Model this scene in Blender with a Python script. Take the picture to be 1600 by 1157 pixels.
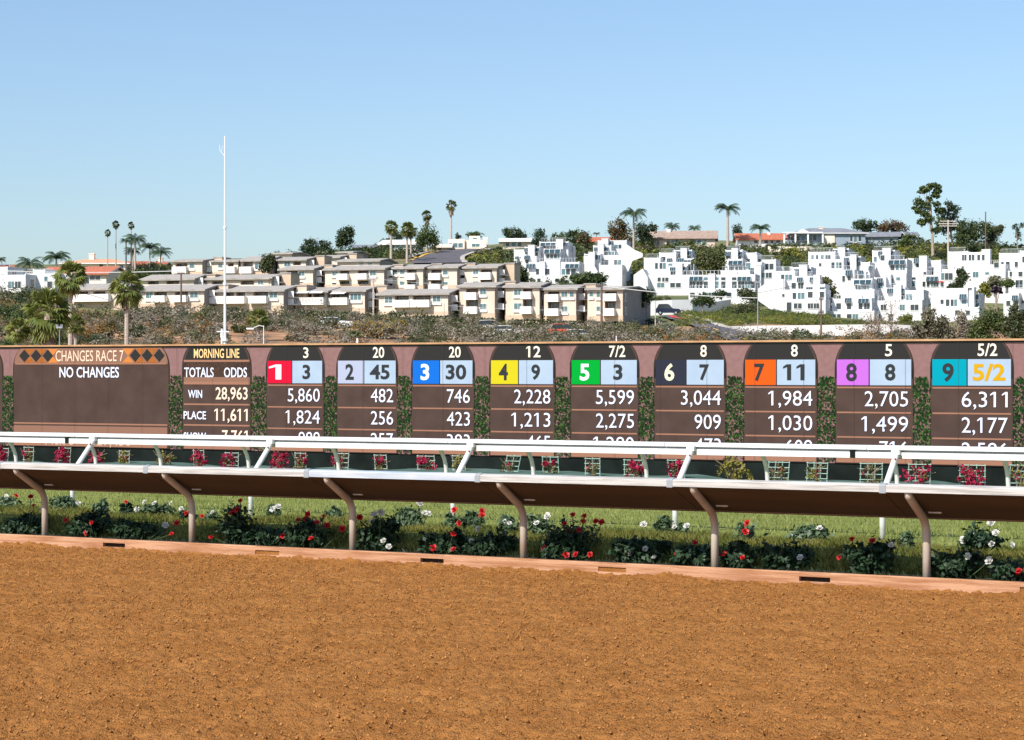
import bpy, math, random
import numpy as np
from mathutils import Vector, Matrix, noise

S = bpy.context.scene
for o in list(bpy.data.objects): bpy.data.objects.remove(o)
rnd = random.Random(7)
F, H, HZ = 3400.0, 1.85, 600.0          # focal length in photo pixels, eye height, horizon row

# ---------------------------------------------------------------- camera
cam = bpy.data.cameras.new('camera'); co = bpy.data.objects.new('camera', cam)
S.collection.objects.link(co); S.camera = co
co.location = (0, 0, H); co.rotation_euler = (math.pi/2, 0, 0)
cam.sensor_width = 36; cam.lens = 36*F/1600; cam.shift_y = 21.5/1600
cam.clip_start = 0.1; cam.clip_end = 9000
# ---------------------------------------------------------------- sky and sun
SUN_EL, SUN_AZ = 43.5, 38.0             # azimuth: degrees left of straight behind the camera
w = bpy.data.worlds.new('World'); S.world = w; w.use_nodes = True
nt = w.node_tree; nt.nodes.clear()
sky = nt.nodes.new('ShaderNodeTexSky'); sky.sky_type = 'NISHITA'; sky.sun_disc = False
sky.sun_elevation = math.radians(SUN_EL)
sky.sun_rotation = math.radians(180 + SUN_AZ)
sky.air_density = 1.0; sky.dust_density = 1.2; sky.ozone_density = 4.2
bg = nt.nodes.new('ShaderNodeBackground'); bg.inputs[1].default_value = 0.122
out = nt.nodes.new('ShaderNodeOutputWorld')
nt.links.new(sky.outputs[0], bg.inputs[0]); nt.links.new(bg.outputs[0], out.inputs[0])
sl = bpy.data.lights.new('sun', 'SUN'); sl.energy = 5.0; sl.angle = math.radians(0.5); sl.color = (1, 0.95, 0.87)
so = bpy.data.objects.new('sun', sl); S.collection.objects.link(so)
a, e = math.radians(SUN_AZ), math.radians(SUN_EL)
tosun = Vector((-math.sin(a)*math.cos(e), -math.cos(a)*math.cos(e), math.sin(e)))
so.rotation_euler = tosun.to_track_quat('Z', 'Y').to_euler(); so.location = tosun*60
S.view_settings.view_transform = 'Standard'; S.view_settings.look = 'None'
S.view_settings.exposure = 0.38; S.view_settings.gamma = 1; S.view_settings.use_curve_mapping = False
S.render.engine = 'CYCLES'; S.cycles.max_bounces = 6; S.cycles.transparent_max_bounces = 6

# ---------------------------------------------------------------- frames
ES = Vector((0.861, -0.509, 0)); ET = Vector((0.509, 0.861, 0)); TH = math.atan2(-0.509, 0.861)
def P(x, y, D): return Vector(((x-800)/F*D, D, H+(HZ-y)/F*D))
def W(s, t, z=0): v = ES*s+ET*t; v.z = z; return v
def sx(x, t):                      # photo column -> distance along the course on line t
    u = (x-800)/F; k = t/(0.509*u+0.861); return u*k*0.861-k*0.509
def kd(x, t): return t/(0.509*(x-800)/F+0.861)
def zt(x, y, t): return H-(y-HZ)*kd(x, t)/F
DC = [100, 170, 250, 290, 300, 320, 350, 390, 440, 500, 560, 700, 1100, 1600]
TB = {-400: [546, 500, 490, 472, 455, 438, 424, 418, 415, 420], 0: [546, 500, 490, 472, 455, 438, 424, 418, 415, 420],
 200: [546, 505, 495, 480, 460, 440, 420, 415, 412, 418], 400: [546, 510, 500, 484, 458, 432, 412, 406, 404, 412],
 600: [545, 512, 505, 490, 462, 432, 408, 395, 392, 398], 800: [545, 520, 512, 501, 480, 445, 418, 389, 380, 388],
 1000: [545, 522, 518, 507, 494, 464, 425, 387, 378, 386], 1200: [545, 527, 508, 500, 487, 462, 425, 388, 377, 386],
 1400: [545, 527, 514, 510, 506, 462, 425, 388, 378, 386], 1600: [545, 527, 515, 502, 490, 460, 430, 396, 385, 392],
 2000: [545, 527, 515, 502, 490, 462, 435, 405, 395, 400]}
XC = sorted(TB)
ZT = np.array([[-0.9, 1.6]+[H+(HZ-y)/F*D for y, D in zip(TB[x], DC[2:12])]+[H+(HZ-TB[x][-1])/F*700-8, 10] for x in XC])
def hill(px, D):
    z = [np.interp(D, DC, ZT[i]) for i in range(len(XC))]
    return float(np.interp(px, XC, z))
def gz(X, Y):
    t = 0.509*X+0.861*Y
    if Y > 100:
        z = hill(X/Y*F+800, Y)
        if Y > 240: z += 0.35*noise.noise(Vector((X*.12, Y*.12, 3)))
        return max(z, -0.35)
    if t < 18.6: return 0.0
    if t < 23: return 0.1
    if t < 40: return 0.1-0.45*(t-23)/17
    return -0.35
def G(px, py):                      # photo pixel -> point on the hillside
    lo, hi = 250.0, 565.0
    f = lambda D: HZ-(hill(px, D)-H)*F/D
    for _ in range(30):
        m = (lo+hi)/2
        if f(m) > py: lo = m
        else: hi = m
    X = (px-800)/F*lo
    return Vector((X, lo, gz(X, lo)))
def onhill(px, D): X = (px-800)/F*D; return Vector((X, D, gz(X, D)))

# ---------------------------------------------------------------- materials
MATS = {}
def mat(name, c, rough=0.7, c2=None, scale=8, bump=0, bscale=None, metal=0, emit=0, detail=4, coords='Object', trans=0, stretch=None, mid=(0.35, 0.65), spec=None):
    if name in MATS: return MATS[name]
    m = bpy.data.materials.new(name); m.use_nodes = True; n = m.node_tree; L = n.links
    if name.startswith('led_'): spec = 0.05
    b = n.nodes['Principled BSDF']; b.inputs['Roughness'].default_value = rough; b.inputs['Metallic'].default_value = metal
    if spec is not None: b.inputs['Specular IOR Level'].default_value = spec
    c = (*c, 1); b.inputs['Base Color'].default_value = c
    tc = n.nodes.new('ShaderNodeTexCoord'); src = tc.outputs[coords]
    if coords == 'World':
        pass
    if stretch:
        mp = n.nodes.new('ShaderNodeMapping'); mp.inputs['Scale'].default_value = stretch
        L.new(src, mp.inputs[0]); src = mp.outputs[0]
    if c2:
        t = n.nodes.new('ShaderNodeTexNoise'); t.inputs['Scale'].default_value = scale; t.inputs['Detail'].default_value = detail
        L.new(src, t.inputs[0]); r = n.nodes.new('ShaderNodeValToRGB')
        r.color_ramp.elements[0].position = mid[0]; r.color_ramp.elements[1].position = mid[1]
        r.color_ramp.elements[0].color = c; r.color_ramp.elements[1].color = (*c2, 1)
        L.new(t.outputs[0], r.inputs[0]); L.new(r.outputs[0], b.inputs['Base Color'])
    if bump:
        t = n.nodes.new('ShaderNodeTexNoise'); t.inputs['Scale'].default_value = bscale or scale*3; t.inputs['Detail'].default_value = 6
        L.new(src, t.inputs[0]); bp = n.nodes.new('ShaderNodeBump'); bp.inputs['Strength'].default_value = min(1, bump)
        bp.inputs['Distance'].default_value = 0.02*bump; L.new(t.outputs[0], bp.inputs['Height']); L.new(bp.outputs[0], b.inputs['Normal'])
    if emit:
        if c2: L.new(r.outputs[0], b.inputs['Emission Color'])
        else: b.inputs['Emission Color'].default_value = c
        b.inputs['Emission Strength'].default_value = emit
    if trans:
        tr = n.nodes.new('ShaderNodeBsdfTranslucent'); mx = n.nodes.new('ShaderNodeMixShader'); mx.inputs[0].default_value = trans
        if c2: L.new(r.outputs[0], tr.inputs[0])
        else: tr.inputs[0].default_value = c
        o = n.nodes['Material Output']; L.new(b.outputs[0], mx.inputs[1]); L.new(tr.outputs[0], mx.inputs[2]); L.new(mx.outputs[0], o.inputs[0])
    MATS[name] = m; return m
def leafm(name, c, c2, scale=.8, tr=.25): return mat(name, c, .55, c2, scale, detail=5, trans=tr, spec=.3)

# ---------------------------------------------------------------- mesh builder
class MB:
    def __init__(s): s.v = []; s.f = []; s.m = []; s.mats = []
    def mi(s, m):
        if m not in s.mats: s.mats.append(m)
        return s.mats.index(m)
    def face(s, pts, m):
        i = len(s.v); s.v += [tuple(p) for p in pts]; s.f.append(tuple(range(i, i+len(pts)))); s.m.append(s.mi(m)); return s
    def box(s, x0, x1, y0, y1, z0, z1, m, skip=''):
        i = len(s.v); s.v += [(x, y, z) for z in (z0, z1) for y in (y0, y1) for x in (x0, x1)]
        for k, q in (('b', (0, 2, 3, 1)), ('t', (4, 5, 7, 6)), ('f', (0, 1, 5, 4)), ('k', (2, 6, 7, 3)), ('l', (0, 4, 6, 2)), ('r', (1, 3, 7, 5))):
            if k in skip: continue
            s.f.append(tuple(i+j for j in q)); s.m.append(s.mi(m))
        return s
    def prism(s, prof, x0, x1, m, mside=None):       # (y,z) profile swept along x, closed
        n = len(prof); i = len(s.v)
        s.v += [(x0, y, z) for y, z in prof]+[(x1, y, z) for y, z in prof]
        for k in range(n):
            s.f.append((i+k, i+(k+1) % n, i+n+(k+1) % n, i+n+k)); s.m.append(s.mi(m))
        s.f.append(tuple(i+k for k in range(n))[::-1]); s.m.append(s.mi(mside or m))
        s.f.append(tuple(i+n+k for k in range(n))); s.m.append(s.mi(mside or m)); return s
    def prismy(s, prof, y0, y1, m):                  # (x,z) profile swept along y
        n = len(prof); i = len(s.v)
        s.v += [(x, y0, z) for x, z in prof]+[(x, y1, z) for x, z in prof]
        for k in range(n):
            s.f.append((i+k, i+n+k, i+n+(k+1) % n, i+(k+1) % n)); s.m.append(s.mi(m))
        s.f.append(tuple(i+k for k in range(n))); s.m.append(s.mi(m))
        s.f.append(tuple(i+n+k for k in range(n))[::-1]); s.m.append(s.mi(m)); return s
    def tube(s, pts, r, m, n=8, r1=None, cap=True):
        pts = [Vector(p) for p in pts]; N = len(pts); rings = []
        for k, p in enumerate(pts):
            d = (pts[min(k+1, N-1)]-pts[max(k-1, 0)]).normalized()
            ux = d.cross(Vector((0, 1, 0)) if abs(d.y) < .9 else Vector((1, 0, 0))).normalized(); uy = d.cross(ux)
            rr = r if r1 is None else r+(r1-r)*k/max(1, N-1)
            i = len(s.v); rings.append(i)
            s.v += [tuple(p+(ux*math.cos(2*math.pi*j/n)+uy*math.sin(2*math.pi*j/n))*rr) for j in range(n)]
        for k in range(N-1):
            for j in range(n):
                s.f.append((rings[k]+j, rings[k]+(j+1) % n, rings[k+1]+(j+1) % n, rings[k+1]+j)); s.m.append(s.mi(m))
        if cap:
            s.f.append(tuple(rings[0]+j for j in range(n))[::-1]); s.m.append(s.mi(m))
            s.f.append(tuple(rings[-1]+j for j in range(n))); s.m.append(s.mi(m))
        return s
    def mesh(s, name, smooth=False, off=None):
        me = bpy.data.meshes.new(name); v = s.v
        if off is not None: v = [(a-off[0], b-off[1], c-off[2]) for a, b, c in v]
        me.from_pydata(v, [], s.f)
        for m in s.mats: me.materials.append(m)
        me.polygons.foreach_set('material_index', s.m)
        if smooth: me.polygons.foreach_set('use_smooth', [True]*len(s.f))
        me.update(); return me
    def obj(s, name, parent=None, smooth=False, world=False):
        off = parent.location if (parent is not None and world and parent.rotation_euler.z == 0) else None
        return link(name, s.mesh(name, smooth, off), parent)
def link(name, data, parent=None, loc=None, scale=None, rz=None, mtx=None):
    o = bpy.data.objects.new(name, data); S.collection.objects.link(o)
    if parent is not None: o.parent = parent
    if loc is not None: o.location = loc
    if scale is not None: o.scale = scale if hasattr(scale, '__len__') else (scale,)*3
    if rz is not None: o.rotation_euler = (0, 0, rz)
    return o
def npmesh(name, v, f, mts, mi=None, smooth=False):
    me = bpy.data.meshes.new(name); v = np.asarray(v, np.float32); f = np.asarray(f, np.int32); n, k = f.shape
    me.vertices.add(len(v)); me.vertices.foreach_set('co', v.ravel())
    me.loops.add(n*k); me.loops.foreach_set('vertex_index', f.ravel())
    me.polygons.add(n); me.polygons.foreach_set('loop_start', np.arange(0, n*k, k, dtype=np.int32))
    for m in (mts if isinstance(mts, list) else [mts]): me.materials.append(m)
    if mi is not None: me.polygons.foreach_set('material_index', np.asarray(mi, np.int32))
    if smooth: me.polygons.foreach_set('use_smooth', np.ones(n, bool))
    me.update(calc_edges=True); return me
def tag(o, label=None, cat=None, group=None, kind=None):
    if label: o['label'] = label
    if cat: o['category'] = cat
    if group: o['group'] = group
    if kind: o['kind'] = kind
    return o
def thing(name, loc, label, cat, group=None, rz=0):
    o = bpy.data.objects.new(name, None); S.collection.objects.link(o); o.location = loc; o.rotation_euler = (0, 0, rz)
    o.empty_display_size = .2
    return tag(o, label, cat, group)
def struct(o): o['kind'] = 'structure'; return o
def stuff(o): o['kind'] = 'stuff'; return o

# ---------------------------------------------------------------- foliage arrays
def leaves(rs, blobs, n, size, clump=.28, flat=.3, asp=1.0, shell=.45):
    """blobs: (cx,cy,cz,rx,ry,rz). returns quads clustered in small clumps round the shells."""
    b = np.array(blobs, float); wgt = b[:, 3]*b[:, 5]; wgt /= wgt.sum()
    nc = max(6, n//14); ci = rs.choice(len(b), nc, p=wgt)
    d = rs.normal(size=(nc, 3)); d /= np.linalg.norm(d, axis=1)[:, None]
    r = shell+(1-shell)*rs.random(nc)**.6
    cc = b[ci, :3]+d*r[:, None]*b[ci, 3:]
    li = rs.integers(0, nc, n); rad = b[ci[li], 3:].min(axis=1)*clump*(.6+.8*rs.random(n))
    g = rs.normal(size=(n, 3))*.6
    p = cc[li]+g*rad[:, None]
    nrm = d[li]*.8+rs.normal(size=(n, 3))*.7+np.array([0, 0, flat]); nrm /= np.linalg.norm(nrm, axis=1)[:, None]
    h = rs.normal(size=(n, 3)); ux = np.cross(nrm, h); ux /= np.linalg.norm(ux, axis=1)[:, None]; uy = np.cross(nrm, ux)
    sz = size*(.6+.8*rs.random(n))[:, None]
    q = np.stack([p-ux*sz*.5*asp, p-uy*sz*.5, p+ux*sz*.5*asp, p+uy*sz*.5], 1).reshape(-1, 3)
    return q, np.arange(4*n).reshape(-1, 4)
def sticks(rs, n, rx, rz, wd, base=(0, 0, 0)):
    az = rs.random(n)*6.283; el = .25+1.25*rs.random(n); L = .45+.6*rs.random(n)
    d = np.stack([np.cos(az)*np.cos(el)*rx, np.sin(az)*np.cos(el)*rx, np.sin(el)*rz], 1)
    st = rs.random(n)*.65; p0 = d*(L*st)[:, None]; p1 = d*L[:, None]+rs.normal(size=(n, 3))*.12*rx
    u = np.cross(p1-p0, rs.normal(size=(n, 3))); u /= np.linalg.norm(u, axis=1)[:, None]; u *= wd
    q = np.stack([p0-u, p0+u, p1+u*.4, p1-u*.4], 1).reshape(-1, 3)+np.array(base)
    return q, np.arange(4*n).reshape(-1, 4)

# ================================================================ MATERIAL SET
m_dirt = mat('track_dirt', (.275, .114, .030), .95, (.345, .152, .044), 2.5, 1.0, 90, spec=.1)
m_dirtclod = mat('dirt_clod', (.22, .09, .026), .95, (.43, .20, .065), 9, spec=.1)
m_turf = mat('turf_grass', (.145, .18, .040), .9, (.23, .25, .070), 1.6, 1.0, 70, detail=9, spec=.1)
m_soil = mat('bed_soil_shade_dark', (.012, .009, .006), .95, (.024, .016, .011), 9, 1, 40)  # soil darkened to carry the shade under the rail cover
m_infield = mat('infield_ground', (.12, .12, .05), .95, (.2, .16, .08), .5)
m_kerb = mat('kerb_paint', (.33, .145, .065), .85, (.50, .275, .16), 3, .6, 30, stretch=(.5, 3, 9), mid=(.38, .62))
m_white = mat('white_enamel', (.70, .70, .70), .35, (.60, .60, .58), 5, stretch=(1, 1, 3))
m_whitedull = mat('weathered_white', (.50, .485, .46), .6, (.30, .28, .26), 5, .3, 30, stretch=(.5, 1, 14), mid=(.40, .68))
m_galv = mat('galvanised_rail', (.34, .39, .45), .5, (.52, .55, .58), 3, stretch=(.6, 1, 4))
m_clamp = mat('clamp_grey', (.28, .30, .32), .5)
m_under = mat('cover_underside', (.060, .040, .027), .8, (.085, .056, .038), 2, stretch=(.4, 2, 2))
m_black = mat('black_fabric', (.008, .011, .010), .95, (.014, .019, .017), 2, spec=.03)
m_tarp = mat('green_grey_tarp', (.05, .10, .085), .85, (.11, .17, .15), 1.2, 1, 5, spec=.1)
m_trellis = mat('trellis_green', (.30, .44, .36), .5)
m_trellisw = mat('trellis_white', (.38, .43, .37), .5)

# ================================================================ GROUND
rs = np.random.default_rng(3)
# big base sheet out to the horizon
b = MB(); b.face([(-6000, -3000, -1.6), (6000, -3000, -1.6), (6000, 8000, -1.6), (-6000, 8000, -1.6)], mat('far_ground', (.16, .13, .07), .95, (.1, .12, .05), .01))
struct(b.obj('ground'))
# hill terrain, polar grid so that it is finest where it is near
pxs = np.concatenate([np.arange(-2600, -200, 80), np.arange(-200, 1800, 10), np.arange(1800, 4300, 80)])
Ds = np.concatenate([np.arange(100, 240, 14), np.arange(240, 340, 2.5), np.arange(340, 580, 5), np.arange(580, 1600, 60)])
v = []
for D in Ds:
    for x in pxs:
        X = (x-800)/F*D; v.append((X, D, gz(X, D) if D > 100.1 else -.9))
nx = len(pxs); ii, jj = np.meshgrid(np.arange(len(Ds)-1), np.arange(nx-1), indexing='ij'); k = (ii*nx+jj).ravel()
m_hill = bpy.data.materials.new('hillside_earth'); m_hill.use_nodes = True; n = m_hill.node_tree; Lk = n.links; bs = n.nodes['Principled BSDF']; bs.inputs['Roughness'].default_value = .95
tc = n.nodes.new('ShaderNodeTexCoord')
def nz(scale, det=6):
    t = n.nodes.new('ShaderNodeTexNoise'); t.inputs['Scale'].default_value = scale; t.inputs['Detail'].default_value = det; Lk.new(tc.outputs['Object'], t.inputs[0]); return t.outputs[0]
def rampn(fac, els):
    r = n.nodes.new('ShaderNodeValToRGB'); cr = r.color_ramp
    while len(cr.elements) < len(els): cr.elements.new(.5)
    for e_, (p_, c_) in zip(cr.elements, els): e_.position = p_; e_.color = (*c_, 1)
    Lk.new(fac, r.inputs[0]); return r.outputs[0]
low = rampn(nz(.12), [(.36, (.13, .085, .05)), (.50, (.30, .16, .08)), (.62, (.50, .28, .15)), (.70, (.16, .13, .07))])
up = rampn(nz(.10), [(.35, (.05, .075, .02)), (.5, (.12, .13, .045)), (.65, (.22, .17, .09))])
sp = n.nodes.new('ShaderNodeSeparateXYZ'); Lk.new(tc.outputs['Object'], sp.inputs[0])
mr = n.nodes.new('ShaderNodeMapRange'); mr.inputs[1].default_value = 296; mr.inputs[2].default_value = 312; Lk.new(sp.outputs[1], mr.inputs[0])
mx = n.nodes.new('ShaderNodeMixRGB'); Lk.new(mr.outputs[0], mx.inputs[0]); Lk.new(low, mx.inputs[1]); Lk.new(up, mx.inputs[2]); Lk.new(mx.outputs[0], bs.inputs['Base Color'])
o = link('hillside', npmesh('hillside', v, np.stack([k, k+1, k+nx+1, k+nx], 1), m_hill, smooth=True)); struct(o)

def strip(name, t0, z0, t1, z1, m, s0=-260, s1=220, n=60):
    bb = MB()
    for i in range(n):
        a0, a1 = s0+(s1-s0)*i/n, s0+(s1-s0)*(i+1)/n
        bb.face([W(a0, t0, z0), W(a1, t0, z0), W(a1, t1, z1), W(a0, t1, z1)], m)
    return struct(bb.obj(name))
strip('dirt_track', -60, -.035, 18.6, -.035, m_dirt)
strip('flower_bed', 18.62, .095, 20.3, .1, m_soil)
strip('turf_course', 20.3, .1, 23, .1, m_turf)
strip('turf_course', 23, .1, 40.6, -.36, m_turf)
strip('infield', 40.6, -.36, 92, -.36, m_infield)

# harrowed dirt surface in view: a real relief with clods
ds = .022; sA = np.arange(-23.5, 1.5, ds); tA = np.arange(7.0, 18.575, ds)
ss, tt = np.meshgrid(sA, tA); rsn = np.random.default_rng(5)
def vnoise(shape, cells, rs):
    g = rs.random((shape[0]//cells+3, shape[1]//cells+3)); y = np.arange(shape[0])/cells; x = np.arange(shape[1])/cells
    yi = y.astype(int); xi = x.astype(int); fy = (y-yi)[:, None]; fx = (x-xi)[None]; fy = fy*fy*(3-2*fy); fx = fx*fx*(3-2*fx)
    return (g[yi][:, xi]*(1-fy)*(1-fx)+g[yi+1][:, xi]*fy*(1-fx)+g[yi][:, xi+1]*(1-fy)*fx+g[yi+1][:, xi+1]*fy*fx)-.5
zz = .010*vnoise(ss.shape, 50, rsn)+.008*vnoise(ss.shape, 12, rsn)+.022*vnoise(ss.shape, 3, rsn)+.018*(rsn.random(ss.shape)-.5)-.05*rsn.random(ss.shape)**7
qn = vnoise(ss.shape, 2, rsn); zz -= .085*np.maximum(0, qn-.20); zz += .035*np.maximum(0, -qn-.22)
bank = .018+.05*np.maximum(0, vnoise(ss.shape, 26, rsn)+.2)+.03*vnoise(ss.shape, 8, rsn); zz[-14:] += (np.linspace(0, 1, 14)**2)[:, None]*np.maximum(0, bank[-14:])
vx = ss*.861+tt*.509; vy = -ss*.509+tt*.861
v = np.stack([vx, vy, zz], -1).reshape(-1, 3); ny = len(tA); nx = len(sA)
ii, jj = np.meshgrid(np.arange(ny-1), np.arange(nx-1), indexing='ij'); k = (ii*nx+jj).ravel()
o = link('harrowed_dirt', npmesh('harrowed_dirt', v, np.stack([k, k+1, k+nx+1, k+nx], 1), m_dirt)); struct(o)
# loose clods
N = 75000
cs = rsn.random(N)*24-23; ct = 8+rsn.random(N)**1.0*10.6; r = .003+.009*rsn.random(N)**4.0
base = np.array([[1, 0, 0], [-1, 0, 0], [0, 1, 0], [0, -1, 0], [0, 0, 1], [0, 0, -1]], float)
vv = base[None]*r[:, None, None]*(.6+.8*rsn.random((N, 6, 1))); ang = rsn.random(N)*6.28
cX = cs*.861+ct*.509; cY = -cs*.509+ct*.861; c_, s_ = np.cos(ang)[:, None], np.sin(ang)[:, None]
px_ = vv[..., 0]*c_-vv[..., 1]*s_+cX[:, None]; py_ = vv[..., 0]*s_+vv[..., 1]*c_+cY[:, None]; pz_ = vv[..., 2]+r[:, None]*.6+.004
v = np.stack([px_, py_, pz_], -1).reshape(-1, 3)
tri = np.array([[0, 2, 4], [2, 1, 4], [1, 3, 4], [3, 0, 4], [2, 0, 5], [1, 2, 5], [3, 1, 5], [0, 3, 5]])
f = (np.arange(N)[:, None, None]*6+tri[None]).reshape(-1, 3)
stuff(link('dirt_clods', npmesh('dirt_clods', v, f, m_dirtclod)))

# ---- kerb with drain slots
kr = thing('track_kerb', W(-12, 18.58, 0), 'low terracotta painted kerb board with drain slots between dirt track and flower bed', 'kerb', rz=TH)
slots = [(sx(a_, 18.58), sx(b_, 18.58)) for a_, b_ in ((161, 195), (399, 436), (657, 693), (935, 978), (1249, 1297), (1594, 1640))]
slots = [(slots[0][0]-2.4*j, slots[0][0]-2.4*j+.3) for j in (3, 2, 1)]+slots+[(slots[-1][0]+2.3*j, slots[-1][0]+2.3*j+.3) for j in (1, 2)]
prev = slots[0][0]-2
for i, (a_, b_) in enumerate(slots+[(slots[-1][1]+2, 0)]):
    bb = MB(); bb.prism([(0, -.03), (0, .112), (.008, .12), (.055, .12), (.055, -.03)], prev+12+.002, a_+12-.002, m_kerb); bb.obj('kerb_board', kr)
    if b_:
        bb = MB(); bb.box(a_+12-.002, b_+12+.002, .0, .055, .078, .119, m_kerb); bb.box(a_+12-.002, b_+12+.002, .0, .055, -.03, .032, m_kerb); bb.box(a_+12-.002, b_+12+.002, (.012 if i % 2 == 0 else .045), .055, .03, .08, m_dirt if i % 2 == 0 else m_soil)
        bb.obj('drain_slot', kr); prev = b_
del slots

# ================================================================ NEAR RAIL (dirt course)
npx = [70, 300, 551, 818, 1117, 1448]; NT = 18.72
ns = [sx(x, NT) for x in npx]; stp = (ns[-1]-ns[0])/5
ns = [ns[0]-2*stp, ns[0]-stp]+ns+[ns[-1]+stp, ns[-1]+2*stp]
m_cream = mat('post_paint', (.50, .44, .37), .5, (.40, .32, .24), 3)
nr = thing('dirt_course_rail', W(-12, NT, 0), 'nearest long safety rail with white lip, dark sloping cover and bent posts behind the kerb', 'rail', 'race course rails', rz=TH)
def arc(pts):    # soften a polyline in (t,z)
    out_ = []
    for i in range(len(pts)-1):
        out_.append(pts[i]); 
    return pts
gp = [(0, .05), (0, .46), (-.008, .54), (-.04, .605), (-.10, .655), (-.455, .86), (-.478, .905)]
for s_ in ns:
    MB().tube([(s_+12, y, z) for y, z in gp], .037, m_cream, 12).obj('post', nr, True)
cl = [s_-.22 for s_ in ns]
for i in range(len(cl)-1):
    a_, c2_ = cl[i]+12, cl[i+1]+12; mm = m_galv if i == 4 else m_whitedull
    MB().prism([(-.52, .893), (-.52, .948), (-.512, .957), (-.45, .968), (-.45, .956), (-.50, .944), (-.50, .898)], a_+.004, c2_-.004, mm).obj('rail_lip', nr)
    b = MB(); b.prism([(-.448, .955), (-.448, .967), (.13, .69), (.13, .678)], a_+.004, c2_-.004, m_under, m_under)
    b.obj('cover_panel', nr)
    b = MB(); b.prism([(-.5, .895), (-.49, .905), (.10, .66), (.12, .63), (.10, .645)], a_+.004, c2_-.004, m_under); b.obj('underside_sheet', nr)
    b = MB(); b.tube([(a_+.004, .12, .645), (c2_-.004, .12, .645)], .018, mat('rolled_edge', (.2, .13, .09), .6), 8); b.obj('rolled_edge', nr, True)
for s_ in cl:
    b = MB(); b.prism([(-.524, .884), (-.524, .951), (-.515, .961), (-.47, .974), (-.47, .969), (-.521, .948), (-.521, .889), (-.47, .884), (-.47, .878)], s_+12-.03, s_+12+.03, m_clamp); b.obj('clamp', nr)
for s_ in ns:
    b = MB(); b.tube([(s_+12+.03, -.03, .70), (s_+12+.15, -.03, .70)], .012, m_white, 6); b.obj('bolt', nr)

# ================================================================ TURF OUTER RAIL
OT = 23.1
os_ = [sx(x, OT) for x in (113, 392, 708, 1055, 1379)]; st_ = (os_[-1]-os_[0])/4
os_ = [os_[0]-2*st_, os_[0]-st_]+os_+[os_[-1]+st_, os_[-1]+2*st_]
orl = thing('turf_course_outer_rail', W(-12, OT, 0), 'white double top rail on slanted posts standing between flower bed and turf', 'rail', 'race course rails', rz=TH)
for s_ in os_:
    MB().tube([(s_+12, y, z) for y, z in ((0, .05), (0, .46), (.015, .56), (.06, .66), (.47, 1.075))], .035, m_white, 12).obj('post', orl, True)
    b = MB(); b.box(s_+12-.05, s_+12+.05, .40, .46, 1.045, 1.105, m_white); b.obj('bracket', orl)
    b = MB(); b.tube([(s_+12+.02, .34, 1.0), (s_+12+.02, .36, .985)], .012, mat('rust', (.25, .06, .03), .8), 6); b.obj('bolt', orl)
seg = [s_+12+.03 for s_ in os_]
for i in range(len(seg)-1):
    b = MB(); b.prism([(.46, .998), (.46, 1.068), (.56, 1.068), (.56, .998)], seg[i]+.03, seg[i+1]-.015, m_white); b.obj('lower_rail', orl)
    b = MB(); b.prism([(.455, 1.095), (.46, 1.135), (.48, 1.145), (.56, 1.145), (.56, 1.095)], seg[i]-.4+.005, seg[i+1]-.4-.002, m_white); b.obj('upper_rail', orl)
b = MB(); b.box(seg[0], seg[-1], .50, .54, 1.068, 1.095, m_clamp); b.obj('rail_web', orl)
for x in (104, 1332):
    s_ = sx(x, 23.55)+12; b = MB(); b.box(s_-.03, s_+.03, .445, .458, 1.0, 1.09, m_black); b.obj('rail_joint', orl)

# ================================================================ TURF INNER RAIL
IT = 40.0
irl = thing('turf_course_inner_rail', W(-25, IT, -.36), 'far white rail with thin curved posts across the turf before the flower trellises', 'rail', 'race course rails', rz=TH)
ips = [sx(x, 39.55) for x in (5, 130, 232, 370, 511, 680, 817, 995, 1185, 1389, 1564)]
ips = [ips[0]-6, ips[0]-3.2]+ips+[ips[-1]+3, ips[-1]+6]
for s_ in ips:
    MB().tube([(s_+25, y, z) for y, z in ((0, -.05), (0, .25), (-.02, .42), (-.08, .58), (-.18, .72), (-.34, .86), (-.45, .92))], .045, m_white, 10).obj('post', irl, True)
b = MB(); b.prism([(-.5, .86), (-.5, .97), (-.40, .98), (-.40, .87)], ips[0]+24, ips[-1]+26, m_white); b.obj('top_rail', irl)

# ================================================================ TOTE BOARD
BT = 44.0; S0 = -28.0
def ztop(s): return 2.85-.11*(s+42.3)/28.5
def zbot(s): return .166-.036*(s+42.3)/28.5
brd = thing('tote_board', W(S0, BT, -.35), 'long electronic odds board with ivy pictures, arched panels and race seven betting numbers', 'odds board', rz=TH)
def led(name, c, e_=.32, k=.62, c2=None, scale=40):
    e_ *= .8; k *= .78
    kk = tuple(min(1, x*k) for x in c); 
    return mat('led_'+name, kk, .6, tuple(min(1, x*k) for x in c2) if c2 else None, scale, emit=e_)
l_bg = led('mauve', (.40, .225, .215), c2=(.35, .19, .185), scale=9)
l_brown = led('brown', (.125, .080, .068), c2=(.10, .063, .053), scale=2)
l_dark = led('charcoal', (.045, .043, .042)); l_edge = led('edge', (.06, .045, .04)); l_line = led('copper', (.48, .235, .155))
l_head = led('header_brown', (.38, .20, .14)); l_orange = led('orange', (.85, .30, .08)); l_blue = led('pale_blue', (.52, .66, .86), c2=(.58, .72, .90), scale=2)
l_text = led('text', (.80, .84, 1.0), .55, .8); l_cream = led('cream', (.88, .80, .68), .5, .8); l_gold = led('gold', (.72, .40, .01), .3, .75); l_txd = led('dark_text', (.05, .055, .06)); l_peach = led('peach', (.95, .74, .58), .5, .8)
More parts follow.
